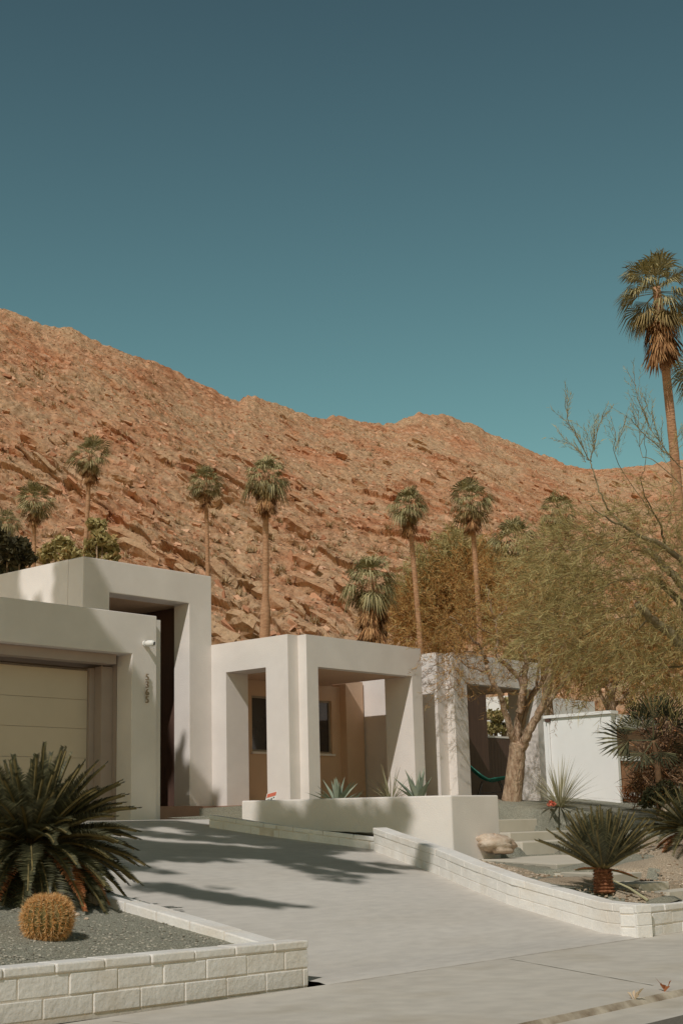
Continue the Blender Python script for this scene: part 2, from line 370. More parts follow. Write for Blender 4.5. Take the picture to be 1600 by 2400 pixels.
# ------------------------------------------------------------------ garden beds
mbx = []
ctrl = []
for x, y in RP: ctrl.append((x+.25, y, float(zd(y))+.25))
for x, y in LP: ctrl.append((x+.3, y+.1, float(zd(y))+.14))
for p in (at(1201, 1875, 27.5), at(1310, 1892, 27), at(1164, 1921, 25.3)+np.array([0, 0, -.06]), at(1295, 1917, 25.3)+np.array([.3, 0, -.02]), at(1192, 1951, 24)-np.array([.2, 0, .08]),
          at(1221, 1974, 22.5)-np.array([.4, 0, .10]), at(1127, 2010, 21.5)-np.array([.4, 0, .05]), at(1303, 2027, 18)-np.array([.6, .3, .12]), at(1415, 2096, 15.3),
          at(1560, 1912, 28), at(1480, 1960, 21), at(1600, 1985, 18.5), at(1561, 2007, 17.5), at(1563, 2078, 15.6)+np.array([.3, 0, 0]), at(1110, 1985, 22)):
    ctrl.append(tuple(p))
ctrl += [(13.6, 7.7, .28), (15, 7.65, .3), (17, 7.65, .3), (20, 7.7, .4), (33, 21.2, 1.87), (33, 19.1, 1.62), (28, 19, 1.62), (26.3, 16.8, 1.62), (23, 16.5, 1.6), (24, 18, 1.62), (36, 18, 1.5), (40, 24, 1.8), (40, 14, 1.2), (25, 30, 1.7), (40, 34, 1.9), (32, 12, 1.1), (24, 24, 1.65)]
_dc = at(1303, 2027, 18.); _dl = at(1127, 2010, 21.5); _e = (_dl-_dc)[:2]; _nl = np.array([-_e[1], _e[0]])/np.linalg.norm(_e)
for _t in (0, .33, .66, 1):
    _p = _dc[:2]+_e*_t
    ctrl.append((*(_p+_nl*.30), .585+.03*_t)); ctrl.append((*(_p+_nl*.75), .60+.06*_t))
ctrl += [(15.6, 8.3, .43), (16.4, 8.8, .53)]
ctrl = np.array(ctrl)
def rbf_fit(c):
    d = np.linalg.norm(c[:, None, :2]-c[None, :, :2], axis=-1); n = len(c)
    A = np.zeros((n+3, n+3)); A[:n, :n] = d+np.eye(n)*.05; A[:n, n] = 1; A[:n, n+1:] = c[:, :2]; A[n:, :n] = A[:n, n:].T
    return np.linalg.solve(A, np.r_[c[:, 2], 0, 0, 0])
RW = rbf_fit(ctrl)
def gz(x, y):
    x = np.asarray(x, float); y = np.asarray(y, float)
    d = np.sqrt((x[..., None]-ctrl[:, 0])**2+(y[..., None]-ctrl[:, 1])**2)
    return d@RW[:len(ctrl)]+RW[-3]+RW[-2]*x+RW[-1]*y
rows = []
for y in np.r_[np.linspace(7.52, 15.2, 130), np.linspace(15.3, 34, 70)]:
    x0 = float(np.interp(y, edge_y, edge_x))+.1 if y < 14.9 else (15.2 if y < 16.8 else 22.95)
    s = np.linspace(0, 1, 150)**1.6
    rows.append(np.stack([x0+s*(48-x0), np.full(150, y), np.zeros(150)], -1))
P = np.array(rows); P[:, :, 2] = gz(P[:, :, 0], P[:, :, 1])+.03*(fbm(P[:, :, 0]*1.4, P[:, :, 1]*1.4, 3, 9)-.5)+.012*(fbm(P[:, :, 0]*9, P[:, :, 1]*9, 2, 19)-.5)
STEPS = []
A = at(1164, 1921, 25.3); B = at(1192.6, 1951.4, 24); Cc = at(1221, 1974, 22.5); Dc = at(1303, 2027, 18.); Dl = at(1127, 2010, 21.5); E1 = at(1504, 2043.7, 17.0); F1 = at(1563.7, 2065.5, 16.0)
STEPS = [(A[0]-1.6, A[0]+1.3, A[1], A[1]+.5, A[2]), (B[0], B[0]+3.0, B[1]-.0, A[1], B[2]), (Cc[0], Cc[0]+3.4, Cc[1], B[1], Cc[2]),
         (E1[0]-.75, E1[0], E1[1], Dc[1], E1[2]), (F1[0]-.62, F1[0]+.03, F1[1], E1[1], F1[2]), (14.28, 17.5, 7.6, F1[1], F1[2]-.088)]
DPOLY = [(Dc[0], Dc[1]), (Dc[0]+2.4, Dc[1]), (Dc[0]+4.6, Cc[1]-.006), (Dl[0], Cc[1]-.006), (Dl[0]-.05, Dl[1])]
def under_steps(P):
    x, y, z = P[..., 0], P[..., 1], P[..., 2]
    for (x0, x1, y0, y1, zt) in STEPS:
        z[...] = np.where((x > x0+.03) & (x < x1-.03) & (y > y0-.02) & (y < y1), np.minimum(z, zt-.2), z)
        z[...] = np.where((x > x0-.1) & (x < x1+.1) & (y > y0-.45) & (y < y0), np.minimum(z, zt-.09), z)
    ins = np.zeros(x.shape, bool); n = len(DPOLY)
    for i in range(n):
        (xa, ya), (xb, yb) = DPOLY[i], DPOLY[(i+1) % n]
        ins ^= ((ya > y) != (yb > y)) & (x < (xb-xa)*(y-ya)/(yb-ya+1e-9)+xa)
    z[...] = np.where(ins, np.minimum(z, Dc[2]-.10), z)
    P[..., 2] = z
    return P
under_steps(P)
structure(grid_obj('gravel_garden', P, GRAVEL))
# tan gravel close to the driveway wall and round the steps
def patch_grid(name, pts, m, lift=.02, n=40):
    """quad patch of four plan corners laid over the garden"""
    a, b, c, d = [np.array(p, float) for p in pts]; g = np.zeros((n, n, 3))
    for i in range(n):
        for j in range(n):
            u = i/(n-1); v = j/(n-1); p = (a*(1-v)+b*v)*(1-u)+(d*(1-v)+c*v)*u
            w = .08*(vn(np.array(p[0]*2.3), np.array(p[1]*2.3), 3)-.5)
            g[i, j] = (p[0]+w, p[1]+w, 0)
    ii, jj = np.meshgrid(np.arange(n), np.arange(n), indexing='ij'); ed = np.clip(np.minimum(np.minimum(ii, jj), np.minimum(n-1-ii, n-1-jj))/4.0, 0, 1)
    g[:, :, 2] = gz(g[:, :, 0], g[:, :, 1])-.05+(lift+.05)*ed+.014*(fbm(g[:, :, 0]*8, g[:, :, 1]*8, 2, 29)-.5)
    under_steps(g)
    return structure(grid_obj(name, g, m))
patch_grid('gravel_strip', [(13.42, 7.56), (17.8, 7.6), (17.0, 9.2), (13.95, 9.5)], GRAVT)
patch_grid('gravel_strip', [(13.88, 9.2), (14.9, 9.3), (16.9, 12.4), (15.6, 12.8)], GRAVT)
patch_grid('gravel_strip', [(16.2, 8.2), (19, 8.2), (20.5, 12.0), (17.5, 11.2)], GRAVT, .016)

rows = []
for y in np.linspace(7.82, 16.7, 120):
    rows.append([(x, y, 0) for x in np.r_[np.linspace(-3, 4, 12)[:-1], np.linspace(4, 8.34, 90)]])
P = np.array(rows); P[:, :, 2] = zd(P[:, :, 1])*.97+.215+.05*np.clip((8.34-P[:, :, 0])/3, 0, 1)+.02*(fbm(P[:, :, 0]*1.5, P[:, :, 1]*1.5, 3, 41)-.5)+.01*(fbm(P[:, :, 0]*10, P[:, :, 1]*10, 2, 43)-.5)
structure(grid_obj('gravel_bed', P, GRAVEL))
def bz(x, y): return float(zd(y))*.97+.215+.05*min(max((8.34-x)/3, 0), 1)

# loose pebbles at the front of the cactus bed
mb = MB()
def pebble(mb, c, r):
    n = 6; v = []
    for k, (zz, rr) in enumerate(((-.5, .7), (.1, 1), (.6, .6))):
        for j in range(n):
            a = 6.283*j/n+k*.4; q = rr*r*random.uniform(.75, 1.2); v.append((c[0]+q*math.cos(a), c[1]+q*math.sin(a), c[2]+zz*r*.8))
    f = [(k*n+j, k*n+(j+1) % n, (k+1)*n+(j+1) % n, (k+1)*n+j) for k in range(2) for j in range(n)]+[tuple(2*n+j for j in range(n))]
    mb.add(v, f)
for i in range(2600):
    x = random.uniform(5.2, 8.25); y = 7.85+abs(random.gauss(0, 1.3))
    if y < 11.5: pebble(mb, (x, y, bz(x, y)+.002), random.uniform(.006, .014))
stuff(obj('loose_pebbles', mb, mat('pebble', [(0, (.16, .15, .12)), (.5, (.33, .31, .26)), (1, (.52, .48, .40))], island=True), base=(0, 0, 0)))
mb = MB()
for i in range(1800):
    t = random.random(); x, y = [(13.5+random.uniform(0, 2.6), 7.7+random.uniform(0, .9)), (14.0+t*1.9+random.uniform(0, .8), 9.3+t*3.4), (16.6+random.uniform(0, 2.5), 8.4+random.uniform(0, 3))][i % 3]
    if any(q[0] < x < q[1] and q[2]-.3 < y < q[3] for q in STEPS) or (Dc[1] < y < Cc[1] and x > Dc[0]+(y-Dc[1])*(Dl[0]-Dc[0])/(Dl[1]-Dc[1])): continue
    pebble(mb, (x, y, float(gz(x, y))+.022), random.uniform(.008, .022))
stuff(obj('loose_pebbles', mb, mat('tan_pebble', [(0, (.24, .16, .10)), (.5, (.46, .36, .26)), (1, (.66, .56, .45))], island=True), base=(0, 0, 0)))

# ------------------------------------------------------------------ the house
H = thing('house', 'white stucco modernist house with square portals, tall entry tower and garage', 'house', (15.2, 16.87, 1.35))
def hp(name, fn, m, **k):
    mb = MB(); fn(mb); return obj(name, mb, m, H, recalc=True, **k)
F0 = 16.87                      # front plane of garage and both portals
ROOF = 4.54
def portal(x0, x1, z0, z1, ox0, ox1, oz): return [(x0, z0), (ox0, z0), (ox0, oz), (ox1, oz), (ox1, z0), (x1, z0), (x1, z1), (x0, z1)]
# garage
hp('garage_wall', lambda b: b.prism(portal(7.0, 15.18, 1.0, ROOF-.01, 8.9, 14.67, 3.89), F0, F0+.36, 'y'), STUCCO, bevel=.012)
hp('garage_side_wall', lambda b: b.box(15.18, 15.385, F0+.14, 24, 1.0, 4.50), STUCCO)
hp('garage_roof', lambda b: b.box(7.0, 15.17, F0+.365, 24, 4.2, 4.4), STUCCO)
hp('garage_left_wall', lambda b: b.box(7.0, 7.3, F0+.37, 24, 1.0, 4.5), STUCCO)
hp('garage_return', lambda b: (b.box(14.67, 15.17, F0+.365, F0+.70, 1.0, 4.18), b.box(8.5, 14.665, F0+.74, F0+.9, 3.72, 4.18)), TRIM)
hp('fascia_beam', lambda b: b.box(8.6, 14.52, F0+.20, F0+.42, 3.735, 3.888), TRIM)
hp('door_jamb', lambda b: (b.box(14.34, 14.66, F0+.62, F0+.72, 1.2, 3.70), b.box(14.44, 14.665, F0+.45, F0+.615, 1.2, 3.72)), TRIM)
def gdoor(b):
    zs_ = [1.36, 1.86, 2.31, 2.76, 3.205, 3.66]
    for a, c in zip(zs_[:-1], zs_[1:]): b.box(8.9, 14.335, F0+.665, F0+.71, a+.0025, c-.0025)
gd = hp('garage_door', gdoor, DOORP, bevel=.003)
mb = MB(); mb.box(8.9, 14.335, F0+.675, F0+.70, 1.36, 3.66); sub('panel_joint', mb, TRIM, gd)
# house numbers 5365, stacked down the garage pier
for i, ch in enumerate('5365'):
    cu = bpy.data.curves.new('house_number_digit', 'FONT'); cu.body = ch; cu.size = .15; cu.extrude = .011; cu.align_x = 'CENTER'
    cu.materials.append(BRONZE)
    tmp = bpy.data.objects.new('tmp', cu); COL.objects.link(tmp); bpy.context.view_layer.update()
    me = bpy.data.meshes.new_from_object(tmp.evaluated_get(bpy.context.evaluated_depsgraph_get())); me.name = 'house_number_digit'
    bpy.data.objects.remove(tmp); o = bpy.data.objects.new('house_number_digit', me); link(o, H)
    p = np.array([14.955, F0-.035, 3.49-.117*i])-np.array(H['_base']); o.location = p; o.rotation_euler = (rad(90), 0, 0)
# entry tower
hp('entry_tower', lambda b: b.prism(portal(15.41, 18.46, 1.35, 5.84, 16.0, 17.89, 5.27), 19.0, 19.41, 'y'), STUCCO, bevel=.012)
hp('tower_side_wall', lambda b: (b.box(15.41, 15.8, 19.413, 27, 1.3, 5.84), b.box(18.11, 18.46, 19.413, 26.6, 1.3, 5.84), b.box(15.8, 18.11, 26.6, 27, 1.3, 5.84)), STUCCO)
hp('tower_ceiling', lambda b: b.box(15.8, 18.105, 19.413, 26.6, 5.27, 5.5), WARM)
ed = hp('entry_door', lambda b: (b.box(18.06, 18.105, 19.43, 23.0, 1.62, 5.265), b.box(15.81, 18.05, 23.0, 23.1, 1.62, 5.265)), DARKWOOD)
# floor slabs and the brown riser under them
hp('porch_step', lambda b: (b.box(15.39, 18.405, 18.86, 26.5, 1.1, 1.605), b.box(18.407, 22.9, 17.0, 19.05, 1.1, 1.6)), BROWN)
hp('side_bench', lambda b: b.box(17.2, 17.88, 19.02, 19.36, 1.606, 1.93), TRIM) if False else None
# porch: front portal, left portal, ceiling, back wall
hp('porch_portal', lambda b: (b.prism([(19.02, 3.98), (21.74, 3.98), (21.74, 1.3), (22.05, 1.3), (22.05, ROOF), (18.72, ROOF), (18.72, 1.3), (19.02, 1.3)], F0, F0+.2, 'y')), STUCCO)
hp('porch_pier', lambda b: (b.box(21.742, 22.05, F0+.2, F0+.68, 1.3, ROOF)), STUCCO)
hp('porch_side_portal', lambda b: b.prism([(17.07, 1.3), (17.61, 1.3), (17.61, 4.0), (18.62, 4.0), (18.62, 1.3), (19.1, 1.3), (19.1, ROOF), (17.07, ROOF)], 18.45, 19.02, 'x'), STUCCO)
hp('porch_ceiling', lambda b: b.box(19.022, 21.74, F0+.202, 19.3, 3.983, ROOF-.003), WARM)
def backwall(b):
    b.box(18.5, 19.62, 19.11, 19.3, 1.5, 3.98); b.box(21.93, 22.25, 19.11, 19.3, 1.5, 3.98)
    b.box(19.62, 21.93, 19.11, 19.3, 3.68, 3.98); b.box(19.62, 21.93, 19.11, 19.3, 1.5, 2.62)
    b.box(22.2, 22.75, 18.95, 20.0, 1.5, 4.1)
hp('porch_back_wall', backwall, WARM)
wn = hp('window', lambda b: (b.box(19.62, 21.93, 19.15, 19.2, 2.62, 2.66), b.box(19.62, 21.93, 19.15, 19.2, 3.64, 3.68), b.box(19.62, 19.66, 19.15, 19.2, 2.66, 3.64), b.box(21.89, 21.93, 19.15, 19.2, 2.66, 3.64), b.box(21.42, 21.46, 19.15, 19.2, 2.66, 3.64)), FRAME)
mb = MB(); mb.box(19.66, 21.42, 19.17, 19.185, 2.66, 3.64); mb.box(21.46, 21.89, 19.17, 19.185, 2.66, 3.64); sub('pane', mb, GLASS, wn)
mb = MB(); mb.box(19.58, 21.97, 19.06, 19.109, 2.575, 2.617); sub('window_sill', mb, STUCCO, wn)
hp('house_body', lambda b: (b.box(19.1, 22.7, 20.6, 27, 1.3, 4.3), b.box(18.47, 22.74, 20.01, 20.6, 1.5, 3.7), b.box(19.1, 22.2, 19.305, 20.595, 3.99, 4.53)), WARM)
# right-hand portal
hp('side_portal', lambda b: b.prism([(23.53, 3.95), (26.07, 3.95), (26.07, 1.2), (26.29, 1.2), (26.29, ROOF), (23.09, ROOF), (23.09, 1.2), (23.53, 1.2)], F0, F0+.2, 'y'), STUCCO)
hp('side_portal_pier', lambda b: b.box(26.07, 26.29, F0+.2, F0+.73, 1.2, ROOF), STUCCO)
hp('side_wing_wall', lambda b: b.box(22.8, 23.53, F0+.202, 21.5, 1.2, ROOF), STUCCO)
hp('side_portal_ceiling', lambda b: b.box(23.532, 26.068, F0+.202, 19.55, 3.953, ROOF-.003), WARM)
hp('passage_wall', lambda b: b.box(23.54, 28.1, 19.6, 19.8, 1.4, 4.5), DARKWOOD)

# security camera on the pier
sc_ = thing('security_camera', 'small white dome security camera high on the garage pier', 'security camera', (14.92, F0, 4.05))
mb = MB(); mb.tube([(14.92, F0-.002, 4.07), (14.92, F0-.03, 4.07)], [.045, .045], 14); obj('mount', mb, WHITEP, sc_)
mb = MB(); mb.tube([(14.92, F0-.03, 4.07), (14.93, F0-.08, 4.065), (14.945, F0-.15, 4.06), (14.955, F0-.19, 4.055)], [.03, .05, .05, .04], 14); obj('housing', mb, WHITEP, sc_, smooth=True)
mb = MB(); mb.tube([(14.955, F0-.188, 4.055), (14.96, F0-.198, 4.053)], [.028, .026], 12); obj('lens', mb, BLACKP, sc_)

# gate and block wall seen through the right portal
t = thing('gate', 'dark brown boarded gate seen through the right portal behind the green chair', 'gate', (29, 20.2, 1.7))
mb = MB()
for i in range(14): mb.box(28.95+i*.13, 28.95+i*.13+.125, 20.2, 20.235, 1.75, 3.22)
obj('board_panel', mb, DARKWOOD, t)
mb = MB(); mb.box(28.95, 30.78, 20.19, 20.25, 3.225, 3.27); obj('top_rail', mb, STUCCO, t)
mb = MB()
for r_ in range(8):
    for c_ in range(3): mb.box(28.3+.27*c_+.004, 28.3+.27*(c_+1)-.004, 20.25, 20.4, 1.6+.2*r_+.004, 1.6+.2*(r_+1)-.004)
tag(obj('block_pillar', mb, mat('grey_block', [(.3, (.16, .13, .11)), (.7, (.22, .18, .15))], 8, .95, .5, 40, .01), bevel=.006), 'grey block pillar left of the dark gate behind the right portal', 'pillar')
mb = MB(); mb.box(28.5, 36, 25, 25.2, 1.4, 3.3); mb.box(28.5, 36, 25, 25.2, 3.7, 4.15)
tag(obj('yard_wall', mb, NWHITE), 'white back yard wall glimpsed above the dark gate through the portal', 'wall')

# smooth planter wall
pl_L = at(567, 1877, 21.2)[:2]; pl_K = at(1057, 1864, 21.2)[:2]; pl_E = np.array([18.66, pl_K[1]])
nrm = np.array([-(pl_K-pl_L)[1], (pl_K-pl_L)[0]]); nrm /= np.linalg.norm(nrm)
mb = MB(); th = .2
poly = [tuple(pl_L), tuple(pl_K), tuple(pl_E), (pl_E[0], pl_E[1]+.9), (pl_E[0]-.2, pl_E[1]+.9), (pl_E[0]-.2, pl_E[1]+th), (pl_K[0]+.09, pl_K[1]+th), tuple(pl_L+nrm*th)]
mb.prism(poly, .55, 1.59, 'z'); o = obj('planter_wall', mb, STUCCO, recalc=True, bevel=.02); tag(o, 'smooth white stucco planter wall angled across the front of the porch', 'planter wall')
mb = MB()
poly = [tuple(pl_L+nrm*.15), (pl_K[0]+.06, pl_K[1]+.15), (18.5, 13.02), (18.5, 13.7), (21.5, 16.0), (22.85, 16.86), (18.46, 16.98), (16.2, 16.98)]
mb.prism(poly, 1.2, 1.52, 'z'); structure(obj('planter_soil', mb, GRAVEL, recalc=True))

# ------------------------------------------------------------------ concrete garden steps
st = thing('garden_steps', 'pale concrete garden steps and landing pads climbing past the right sago', 'steps', (15.5, 8, .3))
def slab(ptR, xl, xrr, depth, h):
    mb = MB(); mb.box(xl, xrr, ptR[1], ptR[1]+depth, ptR[2]-h, ptR[2]); obj('step', mb, STEPC, st, bevel=.014)
A = at(1164, 1921, 25.3); slab(A, A[0]-1.6, A[0]+1.3, .75, .24)
B = at(1192.6, 1951.4, 24); slab(B, B[0]+.02, B[0]+3.0, A[1]-B[1]-.005 if A[1]-B[1] > .3 else .8, .26)
Cc = at(1221, 1974, 22.5); slab(Cc, Cc[0]+.02, Cc[0]+3.4, B[1]-Cc[1]-.005, .24)
Dc = at(1303, 2027, 18.); Dl = at(1127, 2010, 21.5)
mb = MB(); mb.prism([(Dc[0], Dc[1]), (Dc[0]+2.4, Dc[1]), (Dc[0]+4.6, Cc[1]-.006), (Dl[0], Cc[1]-.006), (Dl[0]-.05, Dl[1])], .35, Dc[2]+.01, 'z'); obj('landing_pad', mb, STEPC, st, bevel=.014, recalc=True)
E1 = at(1504, 2043.7, 17.0); mb = MB(); q0 = at(1308, 2042, 17.8); q1 = at(1350, 2084, 16.3)
EPOLY = [(E1[0]-.85, E1[1]), (E1[0], E1[1]), (E1[0]+.02, Dc[1]-.006), (Dc[0]-.2, Dc[1]-.006), (q0[0], min(q0[1], Dc[1]-.01))]
mb.prism(EPOLY, E1[2]-.25, E1[2], 'z'); obj('step', mb, STEPC, st, bevel=.012, recalc=True)
F1 = at(1563.7, 2065.5, 16.0); slab(F1, F1[0]-.62, F1[0]+.03, E1[1]-F1[1]-.006, .25)
mb = MB(); mb.box(14.28, 17.5, 7.69, F1[1]-.006, .2, F1[2]-.088); obj('step', mb, STEPC, st)

# ------------------------------------------------------------------ neighbour
N = thing('neighbour_house', 'low white house next door beyond the green chair with a bright blank side wall', 'house', (33, 19.1, 1.6))
def npart(name, fn, m, **k):
    mb = MB(); fn(mb); return obj(name, mb, m, N, recalc=True, **k)
npart('side_wall', lambda b: b.box(33.0, 33.25, 19.1, 24.5, 1.2, 3.9), NWHITE)
npart('wall_cap', lambda b: b.box(32.93, 33.3, 19.04, 24.6, 3.9, 3.98), NWHITE)
npart('front_wall', lambda b: (b.box(33.252, 42, 19.4, 19.6, 1.2, 3.895)), BROWN)  # white stucco coloured brown: the shade under the lintel is painted in
npart('lintel', lambda b: b.box(33.252, 42, 19.06, 19.398, 3.55, 3.895), NWHITE)
npart('downpipe', lambda b: b.tube([(32.955, 21.0, 1.8), (32.955, 21.0, 3.86)], [.035, .035], 8), NWHITE)
npart('pipe_bracket', lambda b: b.box(32.90, 32.998, 20.94, 21.06, 3.80, 3.89), DARKWOOD)
rf0 = ony(1272, 1633, 27); rf1 = ony(1392, 1646, 27)
npart('roof', lambda b: b.box(rf0[0]-1.5, rf1[0], 27, 31, rf0[2]-.62, rf0[2]), NWHITE)
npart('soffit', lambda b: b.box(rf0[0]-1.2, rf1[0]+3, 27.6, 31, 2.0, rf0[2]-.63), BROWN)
t = thing('lattice_screen', 'small brown clay lattice screen in a white frame beside the dry bush', 'screen', (33.8, 18.9, 1.6))
c0 = ony(1449, 1783, 18.9); c1 = ony(1487, 1856, 18.9)
mb = MB(); x0, x1, z1, z0 = c0[0], c1[0]+.25, c0[2], c1[2]
nx = 14; nz = 16
for i in range(nx): mb.box(x0+(x1-x0)*i/nx, x0+(x1-x0)*i/nx+.035, 18.9, 18.96, z0, z1)
for i in range(nz): mb.box(x0, x1, 18.905, 18.955, z0+(z1-z0)*i/nz, z0+(z1-z0)*i/nz+.022)
obj('lattice', mb, CLAY, t)
mb = MB(); mb.box(x0-.12, x0-.005, 18.86, 19.0, 1.5, z1+.12); mb.box(x0-.004, x1+.1, 18.86, 19.0, z1+.005, z1+.12); mb.box(x0-.004, x1+.1, 18.86, 19.0, z0-.16, z0-.005); obj('frame', mb, NWHITE, t)

# ------------------------------------------------------------------ rocky hill
ridge_px = np.array([(-700, 560), (-400, 610), (-200, 660), (0, 722), (30, 730), (100, 760), (170, 765), (240, 805), (320, 838), (350, 838), (400, 865), (470, 895), (520, 920), (560, 942), (580, 927), (640, 945), (700, 964), (765, 985), (780, 972), (850, 988), (925, 993), (945, 982), (980, 968), (1010, 974), (1030, 971), (1060, 975), (1090, 985), (1150, 1018), (1200, 1038), (1260, 1062), (1330, 1090), (1400, 1100), (1480, 1092), (1560, 1084), (1640, 1070), (1900, 1030), (2400, 1010)], float)
NC, NR = 1150, 520
px = np.linspace(-420, 2020, NC)
ry = np.interp(px, ridge_px[:, 0], ridge_px[:, 1])
dirs = np.array([ray(a, b) for a, b in zip(px, ry)])
hlen = np.linalg.norm(dirs[:, :2], axis=1); hd = dirs[:, :2]/hlen[:, None]; te = dirs[:, 2]/hlen
RD = np.interp(px, [-400, 300, 700, 1000, 1350, 1500, 2100], [225, 235, 262, 290, 320, 330, 330.])
B0 = 92.0
tt = np.r_[np.linspace(0, 1, NR-30), np.linspace(1.006, 1.35, 30)]
T, Dm = np.meshgrid(tt, RD, indexing='ij')
D = B0+T*(Dm-B0)
kk = np.exp(-.5*(np.arange(-220, 221)/85.0)**2); kk /= kk.sum()
te_s = np.convolve(np.pad(te, 220, mode='edge'), kk, mode='valid')
hr = RD*te
prof = np.where(T <= 1, .10*T**.6+.90*T**1.22, 1-1.1*(T-1))
teb = te_s[None, :]+(te-te_s)[None, :]*np.clip(T, 0, 1)**7
Hh = 2.2+prof*(RD[None, :]*teb-2.2+EYE[2])
X = hd[None, :, 0]*D; Yy = hd[None, :, 1]*D
a_ = (X*HR[0]+Yy*HR[1]); b_ = D        # across / away
s_ = b_*1.0
fadeR = np.clip((1.0-T)/.05, 0, 1)**.7
base_amp = np.clip(T/.05, 0, 1)
# strata: slabs that dip down to the right; sawtooth ledges across them
warp = 9*(fbm(a_/40, s_/40, 3, 71)-.5)
al = (a_*.80-s_*.75); ac = (a_*.60+s_*.90)+warp
big = fbm(a_/36, s_/44, 4, 11)-.5
def saw(period, sd, stretch, jump=.05):
    wob = 1.7*period*(fbm(al/(period*stretch), ac/(period*2.5), 3, sd)-.5)
    q = (ac+wob)/period; fr = q-np.floor(q)
    lay = _h(np.floor(q), np.floor(al/(period*stretch)+3.3*_h(np.floor(q), np.floor(q)*0, sd+5)), sd+9)
    lay = np.clip(lay*1.5-.35, 0, 1)
    return np.where(fr < jump, fr/jump, 1-(fr-jump)/(1-jump))*lay
m1 = np.clip((fbm(al/30, ac/22, 3, 31)-.42)*5, 0, 1)           # where bare slabs show
m2 = np.clip((fbm(al/14, ac/10, 3, 37)-.38)*5, 0, 1)
scl = np.clip(1.05-.40*T, .4, 1)*base_amp*(.25+.75*fadeR)
lft = np.clip((1400-px[None, :])/700, .2, 1)
mA = np.clip((fbm(al/26, ac/16, 3, 231)-.44)*7, 0, 1); mB = np.clip((fbm(al/12, ac/8, 3, 237)-.46)*7, 0, 1)
ledge = (3.9*mA*saw(8.5, 101, 1.5, .035)*np.clip(1.2-1.15*T, .1, 1)*lft+3.0*mB*saw(4.2, 131, 1.6, .06)*np.clip(1.25-.9*T, .25, 1)*np.sqrt(lft)+.9*m2*saw(1.9, 151, 1.8, .13))*scl
disp = (6.0*big+1.1*(fbm(a_/3.2, s_/4.2, 4, 51, .62)-.5)+1.7*(fbm(a_/9, s_/11, 3, 53)-.5))*scl
disp = disp + .9*(fbm(a_/2.2, s_*0+3, 4, 61)-.5)*np.clip(1-np.abs(T-1)/.03, 0, 1)+.7*(fbm(a_/.9, s_/1.5, 2, 63)-.5)
nx_ = -HF[0]*.55; ny_ = -HF[1]*.55; nz_ = .83
ld = -HF*.82-HR*.22+np.array([0, 0, .42])
X = X+ledge*ld[0]; Yy = Yy+ledge*ld[1]; Hh = Hh+ledge*ld[2]
P = np.stack([X+disp*nx_, Yy+disp*ny_, Hh+disp*nz_], -1)
HILLM = None
